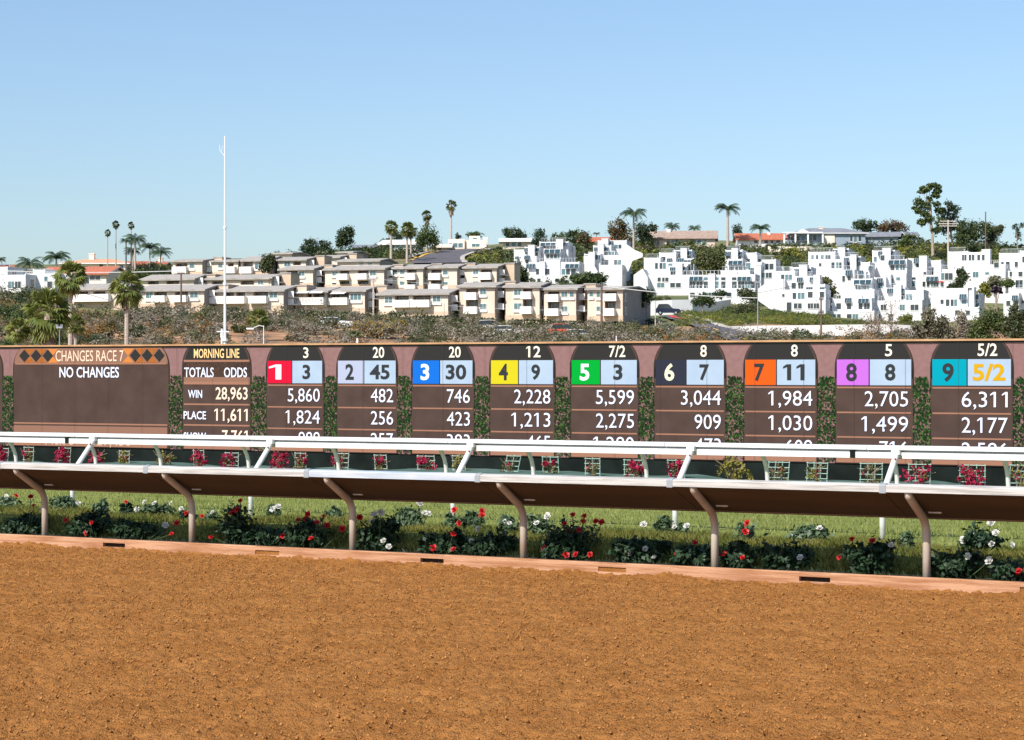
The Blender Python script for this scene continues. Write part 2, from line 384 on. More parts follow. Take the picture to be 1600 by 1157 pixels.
def BL(x, v, lay=0): # column, fraction from top -> local (x,y,z)
    s = sx(x, BT); zz_ = ztop(s)+(zbot(s)-ztop(s))*v; return (s-S0, -.002-.006*lay, zz_+.35)
sL, sR = sx(0, BT)-6, sx(1600, BT)+5
cab = mat('board_cabinet', (.05, .045, .045), .7)
b = MB(); nseg = 12
for i in range(nseg):
    a_, c_ = sL+(sR-sL)*i/nseg, sL+(sR-sL)*(i+1)/nseg
    for (y0, y1, z0, z1) in ((.0, .55, None, None),):
        q = [(a_-S0, .0, zbot(a_)+.35), (c_-S0, .0, zbot(c_)+.35), (c_-S0, .0, ztop(c_)+.35), (a_-S0, .0, ztop(a_)+.35)]
        b.face(q, l_bg)
b.obj('screen', brd)
b = MB()
q0 = [(sL-S0, zbot(sL)+.35), (sR-S0, zbot(sR)+.35), (sR-S0, ztop(sR)+.35), (sL-S0, ztop(sL)+.35)]
for i in range(4):
    p, q = q0[i], q0[(i+1) % 4]; b.face([(p[0], .004, p[1]), (p[0], .6, p[1]), (q[0], .6, q[1]), (q[0], .004, q[1])], cab)
b.face([(p[0], .6, p[1]) for p in q0], cab); b.obj('cabinet', brd)
m_cap = mat('cap_strip', (.36, .19, .09), .6, (.48, .27, .13), 2)
b = MB(); i = 0
for (zb, zt_, m_, yf) in ((.003, .045, m_cap, -.05), (-.035, -.001, m_black, -.03)):
    for i in range(nseg):
        a_, c_ = sL+(sR-sL)*i/nseg, sL+(sR-sL)*(i+1)/nseg
        A = [(a_-S0, yf, ztop(a_)+.35+zb), (c_-S0, yf, ztop(c_)+.35+zb), (c_-S0, yf, ztop(c_)+.35+zt_), (a_-S0, yf, ztop(a_)+.35+zt_)]
        b.face(A, m_); B2 = [(p[0], .62 if m_ is m_cap else -.001, p[2]) for p in A]
        b.face([A[3], A[2], B2[2], B2[3]], m_); b.face([A[0], B2[0], B2[1], A[1]], m_)
b.obj('top_trim', brd)
b = MB(); b.box(sL-S0, sR-S0, .02, .5, -.05, .53, m_black); b.obj('skirt', brd)

def panel_outline(x0, x1, v0, v1, lay, arch=True, rx=.27, vy=.215):
    pts = [BL(x0, v1, lay), BL(x1, v1, lay)]
    if not arch or v0 > vy: return pts+[BL(x1, v0, lay), BL(x0, v0, lay)]
    wv = (x1-x0)*rx
    pr = []; vt = v0
    for k_ in range(11):
        th = k_/10*math.pi/2; vv_ = vy-(vy+.03)*math.sin(th); 
        if vv_ < vt: vv_ = vt
        pr.append((x1-wv+wv*math.cos(th), vv_))
    pl = [(x0+x1-a_, b_) for a_, b_ in pr][::-1]
    return pts+[BL(a_, b_, lay) for a_, b_ in pr+pl]
TXT = {}
def textmesh(s, bold, m):
    key = (s, bold, m.name)
    if key in TXT: return TXT[key]
    c = bpy.data.curves.new('lettering', 'FONT'); c.body = s; c.offset = bold; c.resolution_u = 3
    to = bpy.data.objects.new('tmp', c); S.collection.objects.link(to)
    dg = bpy.context.evaluated_depsgraph_get(); me = bpy.data.meshes.new_from_object(to.evaluated_get(dg))
    bpy.data.objects.remove(to)
    co_ = np.array([v_.co for v_ in me.vertices]); 
    x0, x1 = co_[:, 0].min(), co_[:, 0].max()
    if '1' in s:                       # the built-in font draws a bare bar for 1: give it its flag
        import bmesh
        bm = bmesh.new(); bm.from_mesh(me); seen = set(); top = max(v_.co.y for v_ in bm.verts)
        for v0 in list(bm.verts):
            if v0 in seen: continue
            isl = []; st = [v0]; seen.add(v0)
            while st:
                q = st.pop(); isl.append(q)
                for e_ in q.link_edges:
                    o2 = e_.other_vert(q)
                    if o2 not in seen: seen.add(o2); st.append(o2)
            xa = min(q.co.x for q in isl); xb = max(q.co.x for q in isl); ya = min(q.co.y for q in isl); yb = max(q.co.y for q in isl)
            if xb-xa < .28 and yb-ya > .55 and abs(yb-top) < .05 and len(isl) <= 12:
                hh_ = yb; w_ = xb-xa; fv = [bm.verts.new((x_, y_, 0)) for x_, y_ in ((xa, hh_), (xa-.05, hh_-.03), (xa-.15, hh_-.11), (xa-.15, hh_-.11-w_*.62), (xa, hh_-.03-w_*.62))]
                bm.faces.new(fv[::-1])
        bm.to_mesh(me); bm.free()
    TXT[key] = (me, x0, x1); me.materials.clear(); me.materials.append(m); return TXT[key]
CAPH = .65
def lettering(par, s, xa, xb, v0, v1, m, bold=.012, lay=4):
    """text whose capitals run from v0 (top) to v1 (baseline) between photo columns xa and xb."""
    me, x0, x1 = textmesh(s, bold, m)
    A = BL(xa, v1, lay); B_ = BL(xb, v1, lay); T = BL(xa, v0, lay)
    kx = (B_[0]-A[0])/(x1-x0); kz = (T[2]-A[2])/CAPH
    o = link('lettering', me, par, loc=(A[0]-x0*kx, A[1], A[2])); o.rotation_euler = (math.pi/2, math.atan2(A[2]-B_[2], B_[0]-A[0]), 0); o.scale = (kx, kz, 1); return o
def rect(par, name, x0, x1, v0, v1, m, lay):
    b = MB(); b.face([BL(x0, v1, lay), BL(x1, v1, lay), BL(x1, v0, lay), BL(x0, v0, lay)], m); return b.obj(name, par)
tiles = {'red': (.75, .01, .045), 'white': (.50, .54, .72), 'blue': (.01, .17, .72), 'yellow': (.72, .62, .02), 'green': (.0, .42, .04), 'black': (.035, .038, .06), 'orange': (.90, .12, .012), 'pink': (.60, .17, .75), 'turquoise': (.0, .38, .50)}
cols = [(417, 506, 457, 'red', '1', 'w', '3', '3', '5,860', '1,824', '988'), (527, 621, 569.5, 'white', '2', 'k', '45', '20', '482', '256', '257'),
 (644, 741, 688, 'blue', '3', 'w', '30', '20', '746', '423', '383'), (766, 867, 811, 'yellow', '4', 'k', '9', '12', '2,228', '1,213', '465'),
 (892, 998, 939, 'green', '5', 'w', '3', '7/2', '5,599', '2,275', '1,280'), (1023, 1134, 1073, 'black', '6', 'c', '7', '8', '3,044', '909', '473'),
 (1163, 1277, 1214, 'orange', '7', 'k', '11', '8', '1,984', '1,030', '609'), (1306, 1427, 1359, 'pink', '8', 'k', '8', '5', '2,705', '1,499', '716'),
 (1455, 1583, 1512, 'turquoise', '9', 'k', '5/2', '5/2', '6,311', '2,177', '2,586')]
edge = (-8, 4, 22, 264, 286, 392)
def base_panel(x0, x1, **kw):
    e1 = MB(); e1.face(panel_outline(x0-1.5, x1+1.5, .006, 1.0, 1, **kw), l_edge); par = e1.obj('display_panel', brd)
    e2 = MB(); e2.face(panel_outline(x0, x1, .006, .995, 2, **kw), l_brown); e2.obj('panel_face', par); return par
def part_arch(par, name, x0, x1, v0, v1, m, lay, **kw):
    # clip the arched outline to v<=v1
    pts = panel_outline(x0, x1, v0, v1, lay, **kw); b = MB(); b.face(pts, m); return b.obj(name, par)
for (x0, x1, xm, colr, no, tc_, odds, ml, w1, w2, w3) in cols:
    par = base_panel(x0, x1)
    kx = (x1-x0)/100
    part_arch(par, 'morning_line_header', x0, x1, .006, .146, l_dark, 3, vy=.30)
    lc = {'w': led('tile_text_white', (.85, .9, 1), .5, .8), 'k': l_txd, 'c': led('tile_text_cream', (.8, .82, .55), .45, .8)}[tc_]
    rect(par, 'number_tile', x0+2*kx, xm-.8*kx, .146, .357, led('tile_'+colr, tiles[colr], .42, .7), 4)
    rect(par, 'odds_tile', xm+.8*kx, x1-2*kx, .146, .357, l_blue, 4)
    rect(par, 'tile_gap', xm-.8*kx, xm+.8*kx, .142, .362, l_dark, 3.5)
    for v_ in (.365, .570, .772): rect(par, 'divider_line', x0+2*kx, x1-2*kx, v_+.004, v_+.017, l_line, 3)
    rect(par, 'divider_line', x0+1*kx, x1-1*kx, .955, .992, l_line, 3)
    hw = {1: 4.6, 2: 9.5, 3: 12}[len(ml)]*kx; mc = xm+(x1-xm)*.43
    lettering(par, ml, mc-hw+1*kx, mc+hw+1*kx, .028, .118, l_cream, .014, 5)
    hw = {1: 6.8, 2: 16.5 if odds != '11' else 12, 3: 20}[len(odds)]*kx; mc = (xm+x1)/2-1*kx
    if odds == '3' or odds == '7': mc -= 1*kx
    lettering(par, odds, mc-hw, mc+hw, .195, .312, l_gold if odds == '5/2' else l_txd, .028, 5)
    mc = (x0+xm)/2-1*kx; hh = 5.0 if no == '1' else 7.0
    lettering(par, no, mc-hh*kx, mc+hh*kx, .19, .318, lc, .028 if no != '1' else .015, 5)
    for txt, va, vb in ((w1, .412, .528), (w2, .617, .733), (w3, .818, .93)):
        wd = {3: 37, 5: 56}[len(txt)]*kx; lettering(par, txt, x1-6*kx-wd, x1-6*kx, va, vb, l_text, -.002, 5)
# changes panel
par = base_panel(22, 264, rx=.11)
part_arch(par, 'header_band', 23, 263, .01, .165, l_head, 3, rx=.11, vy=.18)
rect(par, 'divider_line', 25, 261, .165, .178, l_line, 4)
def diamonds(par, xs, dk):
    for i, (xc, hw) in enumerate(xs):
        b = MB(); b.face([BL(xc-hw, .09, 4.5), BL(xc, .155, 4.5), BL(xc+hw, .09, 4.5), BL(xc, .025, 4.5)], l_dark if dk else l_orange); b.obj('diamond', par)
for xa, xb in ((28, 83), (201, 257)):
    b = MB(); nn = 3; step = (xb-xa)/nn
    for i in range(nn):
        c_ = xa+step*(i+.5)
        for q in range(2):
            xx = c_+(q-.5)*step if not q else c_+.5*step
            b.face([BL(xx-step*.48, .022, 4), BL(xx, .092, 4), BL(xx+step*.48, .022, 4)][::1], l_orange) if 28 < xx-step*.2 and xx+step*.3 < 258 else None
            b.face([BL(xx-step*.48, .16, 4), BL(xx+step*.48, .16, 4), BL(xx, .092, 4)], l_orange) if 25 < xx-step*.3 and xx+step*.3 < 262 else None
    b.obj('diamond_pattern', par)
    diamonds(par, [(xa+step*(i+.5)+2, step*.46) for i in range(3)], True)
lettering(par, 'CHANGES RACE 7', 88, 194, .045, .145, led('header_text', (.95, .68, .5), .4, .8), .004, 5)
lettering(par, 'NO CHANGES', 94, 187, .21, .305, l_text, .012, 5)
rect(par, 'divider_line', 22, 262, .76, .775, l_line, 3); rect(par, 'footer_band', 22, 262, .79, .985, l_head, 3)
lettering(par, 'Pick 3    $29,450', 72, 206, .868, .98, led('dim_peach', (.62, .42, .32), .3, .8), .0, 5)
rect(par, 'divider_line', 22, 262, .955, .992, l_line, 4)
# morning line panel
par = base_panel(286, 392, rx=.2)
part_arch(par, 'morning_line_header', 287, 391, .006, .135, l_dark, 3, rx=.2, vy=.30)
rect(par, 'totals_band', 288, 391, .135, .36, l_head, 3); rect(par, 'divider_line', 288, 391, .135, .155, l_line, 4); rect(par, 'divider_line', 288, 391, .345, .372, l_line, 4)
lettering(par, 'MORNING LINE', 304, 375, .035, .115, led('header_gold', (.95, .66, .3), .45, .8), .016, 5)
lettering(par, 'TOTALS', 289, 335, .215, .30, l_text, .014, 5); lettering(par, 'ODDS', 351, 387, .215, .30, l_text, .014, 5)
for t1, xa, xb, t2, xc, va, vb in (('WIN', 295, 317, '28,963', 338, .42, .50), ('PLACE', 288, 323, '11,611', 339, .625, .705), ('SHOW', 288, 323, '7,761', 348, .83, .91)):
    lettering(par, t1, xa, xb, va+.01, vb, l_text, .014, 5); lettering(par, t2, xc, 388, va-.015, vb+.012, l_peach, .010, 5)
for v_ in (.555, .755): rect(par, 'divider_line', 288, 391, v_, v_+.015, l_line, 3)
rect(par, 'divider_line', 288, 391, .955, .992, l_line, 3)
par = base_panel(-260, 4, rx=.11)
par = base_panel(1614, 1760, rx=.27)
for q in range(34):                # seams between the display modules
    s_ = sL+(sR-sL)*(q+.5)/34; b = MB(); b.face([(s_-S0-.0025, -.05, zbot(s_)+.36), (s_-S0+.0025, -.05, zbot(s_)+.36), (s_-S0+.0025, -.05, ztop(s_)+.34), (s_-S0-.0025, -.05, ztop(s_)+.34)], led('seam', (.10, .075, .07), .2)); b.obj('module_seam', brd)
# ivy pictures on the screen between the panels
ivy = [led('ivy_a', (.018, .05, .014)), led('ivy_b', (.03, .09, .018)), led('ivy_c', (.08, .19, .035)), led('ivy_d', (.014, .026, .014)), led('ivy_e', (.28, .17, .14))]
gaps = [(4, 22), (264, 286), (392, 417), (506, 527), (621, 644), (741, 766), (867, 892), (998, 1023), (1134, 1163), (1277, 1306), (1427, 1455), (1583, 1614)]
for ga, gb in gaps:
    b = MB(); ctr = (ga+gb)/2; hw = (gb-ga)/2-.6
    for k_ in range(1000):
        v_ = .29+.70*rnd.random(); dens = 1 if v_ < .8 else .6
        if rnd.random() > dens: continue
        x_ = ctr+(rnd.random()*2-1)*hw*(1 if v_ > .34 else .75); c_ = BL(x_, v_, 2.2+k_*.0012)
        ln = .02+.03*rnd.random(); wd = ln*.45; an = rnd.random()*6.28; ca, sa = math.cos(an), math.sin(an)
        q = [(c_[0]+ca*a_*ln-sa*b_*wd, c_[1], c_[2]+sa*a_*ln+ca*b_*wd) for a_, b_ in ((-1, 0), (0, -1), (1, 0), (0, 1))]
        b.face(q, ivy[rnd.choice((0, 0, 0, 1, 1, 2, 3, 3, 3, 4))])
    stuff(b.obj('ivy_picture', brd))

# ---- tarp bank in front of the board
sA = np.arange(-52, -6, .22); tA = np.linspace(41.3, 44.3, 12); rt = np.random.default_rng(9)
hh = np.interp(sA, np.arange(-52, -5, 1.1), rt.random(43)*.16-.02)
v = []
for t_ in tA:
    for i, s_ in enumerate(sA):
        pr = math.sin(min(1, (t_-41.3)/1.2)*math.pi/2); v.append(tuple(W(s_, t_, -.36+(.06+hh[i])*pr+.02*noise.noise(Vector((s_*1.7, t_*2, 0))))))
nx = len(sA); ii, jj = np.meshgrid(np.arange(len(tA)-1), np.arange(nx-1), indexing='ij'); k = (ii*nx+jj).ravel()
o = link('ground_tarp', npmesh('ground_tarp', v, np.stack([k, k+1, k+nx+1, k+nx], 1), m_tarp, smooth=True))
tag(o, 'crumpled green-grey ground tarp lying under the flower trellises along the foot of the odds board', 'tarp')

# ================================================================ TRELLISES WITH FLOWERING VINES
m_mag = leafm('magenta_bloom', (.30, .006, .035), (.44, .02, .08), 9, .25); m_yel = leafm('yellow_green_leaf', (.18, .17, .03), (.28, .24, .05), 6)
m_vine = leafm('vine_leaf', (.10, .13, .03), (.24, .17, .07), 8); m_twig = mat('twig', (.22, .16, .10), .9)
tr = [(2, 'r', 1, 9, 'at the far left edge of the photo'), (44, 'm', 1, 7, 'at far left, its blooms thin and mixed with grey stems'), (100, 'r', 2, 7, 'below NO CHANGES, blooms spilling to the right of its frame'), (152, 'r', 0, 11, 'full of crimson blooms without frame, beside the first slanted white post'),
 (194, 'y', 2, 7, 'with yellow leaves at its foot, under the race number seven heading'), (257, 'y', 0, 11, 'spreading yellow leaves, under the ivy just left of MORNING LINE'), (311, 'r', 1, 7, 'with crimson blooms under the TOTALS column'), (362, 'r', 2, 8, 'with grid above and crimson blooms below, under the ODDS column'),
 (437, 'r', 0, 9, 'with dark crimson blooms right under number one'), (470, 'm', 2, 7, 'pale grid with few red blooms under the red number one panel'), (533, 'm', 2, 8, 'with red sprays, under the left side of number two'), (596, 'm', 2, 7, 'with one red bloom at top left, under odds 45'),
 (666, 'r', 2, 9, 'thick with pink-red blooms under the number three panel'), (718, 'y', 1, 7, 'with straw yellow leaves beside the third slanted white post'), (797, 'g', 2, 8, 'with bare mint grid under the yellow number four tile'), (861, 'm', 2, 8, 'with yellow top and red middle under the number four figures'),
 (926, 'g', 2, 8, 'with yellow leaves at the bottom under the green number five tile'), (990, 'r', 1, 10, 'with dark red leaves behind a thin curved post under number five'), (1058, 'r', 1, 8, 'with red sprays left of the fourth slanted white post'), (1143, 'Y', 0, 13, 'as a bushy yellow-green vine hiding its frame under number seven'),
 (1215, 'g', 3, 9, 'with bare mint grid, under the orange number seven tile'), (1276, 'g', 3, 9, 'with one red bloom on the mint grid left of number eight'), (1361, 'g', 3, 9, 'with brown yellow leaves, just left of the fifth slanted white post'), (1436, 'r', 3, 9, 'with a red bunch low on its grid, left of number nine'),
 (1519, 'R', 3, 11, 'covered in crimson blooms under the gold five to two odds'), (1594, 'g', 3, 9, 'with pale stems at the far right edge of the photo')]
for i, (x, kind, grid, hw, desc) in enumerate(tr):
    t_ = 42.7+rnd.random()*.3; k_ = kd(x, t_); s_ = sx(x, t_); z0 = -.26; zt_ = zt(x, np.interp(x, (0, 1600), (700, 727))+rnd.uniform(-3, 1), t_)
    hwm = hw*k_/F*(1.9 if grid == 3 else 1.65)
    th_ = thing('flowering_trellis_vine', W(s_, t_, z0), 'flowering vine on trellis '+desc, 'vine', 'trellis vines in front of the odds board', rz=TH+rnd.uniform(-.15, .15))
    hz = zt_-z0
    if grid:
        b = MB(); mt = m_trellis if (i > 13 or grid == 3) else m_trellisw; nb = 4 if grid == 3 else 3
        sk = rnd.uniform(-.04, .04) if i != 14 else .12
        for q in range(nb):
            xx = -hwm+2*hwm*q/(nb-1); b.tube([(xx, 0, 0), (xx+sk, 0, hz)], .011, mt, 4)
        for q in range(4):
            zq = hz*(.22+.24*q); o_ = sk*zq/hz; b.tube([(-hwm*1.08+o_, -.012, zq), (hwm*1.08+o_, -.012, zq)], .010, mt, 4)
        b.obj('trellis', th_)
    rr = np.random.default_rng(100+i)
    def put(nm, blobs, n_, sz, m_): q_, f_ = leaves(rr, blobs, n_, sz, .35); stuff(link(nm, npmesh(nm, q_, f_, m_), th_))
    b = MB()
    for q in range(12):
        x0_ = rnd.uniform(-.3, .3)*hwm; b.tube([(x0_, 0, 0), (x0_+rnd.uniform(-.5, .5)*hwm, rnd.uniform(-.1, .1), hz*.5), (x0_+rnd.uniform(-1.2, 1.2)*hwm, rnd.uniform(-.12, .12), hz*rnd.uniform(.6, 1.05))], .006, m_twig, 3)
    stuff(b.obj('stem', th_))
    low_ = (0, -.05, hz*.35, hwm, .12, hz*.4)
    if kind in 'rR': put('blossom', [(rnd.uniform(-.3, .3)*hwm, -.06, hz*.45, hwm*1.25, .14, hz*.5), (rnd.uniform(-.5, .5)*hwm, -.05, hz*.75, hwm*.8, .1, hz*.25)], 330 if kind == 'r' else 450, .05, m_mag); put('foliage', [low_], 70, .04, m_vine)
    elif kind == 'm': put('blossom', [(rnd.uniform(-.8, .8)*hwm, -.06, hz*.6, hwm*.9, .1, hz*.3)], 120, .045, m_mag); put('foliage', [low_, (0, 0, hz*.6, hwm, .1, hz*.4)], 240, .04, m_vine)
    elif kind == 'y': put('foliage', [low_, (0, 0, hz*.6, hwm*1.2, .1, hz*.4)], 320, .045, m_yel); put('blossom', [(hwm*.5, -.05, hz*.4, hwm*.5, .1, hz*.3)], 25, .035, m_mag)
    elif kind == 'Y': put('foliage', [(0, 0, hz*.55, hwm*1.2, .2, hz*.5), (hwm*.8, 0, hz*.3, hwm*.8, .2, hz*.3), (0, 0, hz*.9, hwm*.7, .1, hz*.25)], 650, .05, m_yel)
    else: put('foliage', [low_, (0, 0, hz*.6, hwm, .08, hz*.35)], 170, .04, m_yel if i % 2 else m_vine); put('blossom', [(rnd.uniform(-.5, .5)*hwm, -.05, hz*.55, hwm*.3, .1, hz*.2)], 14, .04, m_mag)

# ================================================================ FLOWER BED
m_leafd = leafm('camellia_leaf_shade_dark', (.012, .032, .013), (.030, .062, .026), 6, .1); m_leafl = leafm('pale_leaf', (.06, .105, .05), (.13, .18, .095), 7, .2)  # first leaf darkened: shade on the low bushes is part of its colour
m_red = mat('red_petal', (.48, .008, .012), .5, (.60, .03, .03), 20, trans=.2); m_wht = mat('white_petal', (.55, .53, .46), .5, (.68, .68, .66), 9, trans=.2)
m_stem = mat('green_stem', (.05, .09, .03), .7)
def flower_mesh(m, seed):
    r_ = random.Random(seed); b = MB()
    for ring, (n_, el, L) in enumerate(((6, .15, 1.0), (6, .65, .85), (5, 1.1, .62), (3, 1.4, .4))):
        for q in range(n_):
            az = 6.283*q/n_+ring*.5+r_.uniform(-.2, .2); e_ = el+r_.uniform(-.15, .15); LL = L*r_.uniform(.85, 1.1)
            d = Vector((math.cos(az)*math.cos(e_), math.sin(az)*math.cos(e_), math.sin(e_))); sd = Vector((-math.sin(az), math.cos(az), 0))*.42*LL
            up_ = Vector((0, 0, .18*LL)); b.face([(0, 0, 0), d*LL*.6-sd, d*LL-sd*.6+up_*.4, d*LL+sd*.6+up_*.4, d*LL*.6+sd], m)
    return b.mesh('bloom')
FL = {'r': [flower_mesh(m_red, i) for i in range(3)], 'w': [flower_mesh(m_wht, i+5) for i in range(3)]}
hump = lambda s_: .185+.045*np.sin(s_*2.1)*np.sin(s_*.83+1)
mz = lambda s_, t_: hump(s_)*np.clip((t_-19.04)/.20, 0, 1)*np.clip((22.0-t_)/2.2, 0, 1)
bushes = [ # centre x, half width px, top y, t, leaf kind, flowers, label
 (12, 26, 782, 19.75, 'l', [(7, 788, 'r'), (10, 777, 'w'), (25, 775, 'r')], 'leafy pale bush with a large red bloom at the left edge of the bed'),
 (40, 34, 806, 19.1, 'd', [(53, 791, 'r'), (48, 777, 'r'), (66, 796, 'w')], 'dark bush behind the kerb just left of the leftmost bent post'),
 (98, 20, 771, 19.9, 'l', [(122, 787, 'w'), (92, 797, 'w')], 'pale leafy bush without red blooms just right of the leftmost bent post'),
 (140, 32, 800, 19.1, 'd', [(103, 813, 'r'), (143, 817, 'r'), (135, 833, 'r')], 'dark bush with three low red blooms between the first two bent posts'),
 (158, 10, 780, 19.8, 'l', [], 'small upright leafy sprig with no blooms between the first two bent posts'),
 (198, 9, 785, 19.8, 'd', [(197, 785, 'r')], 'single red bloom on a thin sprig left of the white cluster'),
 (240, 26, 785, 19.75, 'l', [(226, 785, 'w'), (241, 787, 'w'), (267, 787, 'w'), (214, 796, 'w'), (283, 795, 'w')], 'bush with a spread of five white blooms left of the second bent post'),
 (215, 42, 815, 19.1, 'd', [(258, 821, 'w'), (277, 818, 'r'), (268, 835, 'r')], 'wide dark bush against the kerb left of the second bent post'),
 (293, 12, 802, 19.5, 'd', [(291, 802, 'r'), (316, 807, 'r')], 'sprig with a red bloom on each side of the second bent post'),
 (332, 14, 795, 19.7, 'l', [(332, 801, 'w')], 'small pale bush with one white bloom right of the second bent post'),
 (372, 28, 788, 19.3, 'd', [(376, 783, 'r'), (371, 797, 'r'), (363, 801, 'r'), (330, 842, 'r'), (362, 803, 'r')], 'tall dark bush with clustered red blooms between second and third bent posts'),
 (428, 10, 790, 19.8, 'l', [(426, 796, 'w'), (434, 792, 'w')], 'low sprig carrying a big white double bloom before the turf'),
 (415, 26, 815, 19.1, 'd', [(412, 845, 'w'), (442, 838, 'r')], 'dark low bush with one whitish bloom behind the kerb'),
 (486, 34, 806, 19.25, 'd', [(478, 811, 'r'), (481, 804, 'r'), (506, 807, 'r'), (495, 817, 'r'), (486, 842, 'r'), (535, 827, 'r'), (511, 822, 'r'), (466, 813, 'r')], 'dark bush with eight red blooms left of the third bent post'),
 (522, 14, 792, 19.8, 'l', [], 'bare leafy sprig standing up left of the third bent post'),
 (588, 30, 806, 19.15, 'd', [(581, 815, 'w'), (599, 845, 'w'), (607, 856, 'w'), (584, 804, 'w'), (595, 801, 'w'), (562, 809, 'r')], 'dense dark bush with pale blooms just right of the third bent post'),
 (640, 22, 787, 19.8, 'l', [(655, 787, 'w'), (663, 802, 'w'), (669, 803, 'w'), (630, 829, 'w')], 'leafy bush with white blooms at its right halfway between third and fourth posts'),
 (710, 15, 800, 19.7, 'l', [(710, 797, 'r'), (718, 818, 'r')], 'bush with two red blooms standing by the slim white post'),
 (690, 34, 828, 19.1, 'd', [(708, 835, 'r'), (672, 863, 'r'), (677, 858, 'r'), (709, 862, 'r')], 'low dark bush with red blooms touching the kerb left of the fourth post'),
 (737, 14, 793, 19.8, 'l', [(753, 799, 'r'), (753, 806, 'r')], 'leafy sprig with a red double bloom left of the fourth bent post'),
 (768, 38, 826, 19.15, 'd', [(747, 827, 'w'), (736, 845, 'w')], 'wide dark bush with faded blooms left of the fourth bent post'),
 (794, 12, 800, 19.7, 'l', [(789, 815, 'w'), (796, 818, 'w')], 'pale leafy sprig with two white blooms touching the fourth bent post'),
 (842, 18, 803, 19.7, 'l', [(838, 818, 'w'), (855, 807, 'w')], 'low leafy sprig with white blooms right of the fourth bent post'),
 (897, 36, 806, 19.35, 'd', [(895, 805, 'r'), (913, 807, 'r'), (911, 815, 'r'), (882, 819, 'r'), (890, 831, 'r'), (905, 828, 'r'), (931, 815, 'r'), (940, 817, 'r')], 'fullest bush with eight red blooms in the middle of the bed'),
 (885, 34, 848, 18.95, 'd', [(850, 857, 'r'), (884, 868, 'r'), (900, 870, 'r'), (922, 869, 'r')], 'low dark bush with small red blooms along the kerb below the fullest one'),
 (1000, 42, 842, 19.1, 'd', [(985, 866, 'w'), (1022, 878, 'w'), (1008, 858, 'w')], 'wide dark mound with pale blooms at its foot left of the fifth bent post'),
 (1036, 12, 804, 19.85, 'l', [(1005, 820, 'w')], 'round leafy sprig in front of the slim white post left of the fifth bent post'),
 (1063, 14, 814, 19.8, 'l', [(1073, 822, 'w'), (1054, 824, 'w')], 'sprig with white blooms at the foot of the slim white post'),
 (1085, 30, 848, 19.1, 'd', [(1067, 880, 'r'), (1058, 866, 'r'), (1085, 849, 'r'), (1128, 868, 'r')], 'dark bush with four red blooms wrapped round the fifth bent post'),
 (1166, 14, 818, 19.75, 'l', [(1168, 818, 'r'), (1164, 831, 'r'), (1170, 836, 'r')], 'upright sprig crowned by bright red blooms right of the fifth bent post'),
 (1150, 26, 848, 19.1, 'd', [(1160, 872, 'r'), (1131, 866, 'r')], 'dark low bush with two dim red blooms right of the fifth bent post'),
 (1262, 32, 816, 19.7, 'l', [(1262, 835, 'w'), (1280, 826, 'w'), (1240, 840, 'w')], 'broad light green bush with white blooms rising towards the slim post'),
 (1232, 40, 848, 19.1, 'd', [(1208, 887, 'w'), (1250, 872, 'w')], 'wide dark bush hugging the kerb between fifth and sixth posts'),
 (1360, 36, 846, 19.2, 'd', [(1331, 843, 'r'), (1312, 871, 'r'), (1392, 852, 'w'), (1363, 846, 'r')], 'dark bush topped by one red bloom left of the sixth bent post'),
 (1415, 12, 826, 19.8, 'l', [], 'small grey leafed sprig left of the sixth bent post'),
 (1532, 30, 814, 19.6, 'd', [(1548, 817, 'w'), (1556, 833, 'w'), (1522, 836, 'w'), (1505, 845, 'w'), (1549, 851, 'w'), (1581, 852, 'w')], 'tall bush with six white blooms right of the sixth bent post'),
 (1490, 36, 850, 19.1, 'd', [(1512, 870, 'w'), (1545, 877, 'w')], 'dark bush with two shaded pale blooms beside the sixth bent post'),
 (1582, 28, 870, 18.9, 'd', [(1553, 894, 'r'), (1555, 905, 'r'), (1575, 903, 'r'), (1588, 901, 'r'), (1592, 893, 'r')], 'low bush with a row of red blooms on the kerb at the right edge'),
]
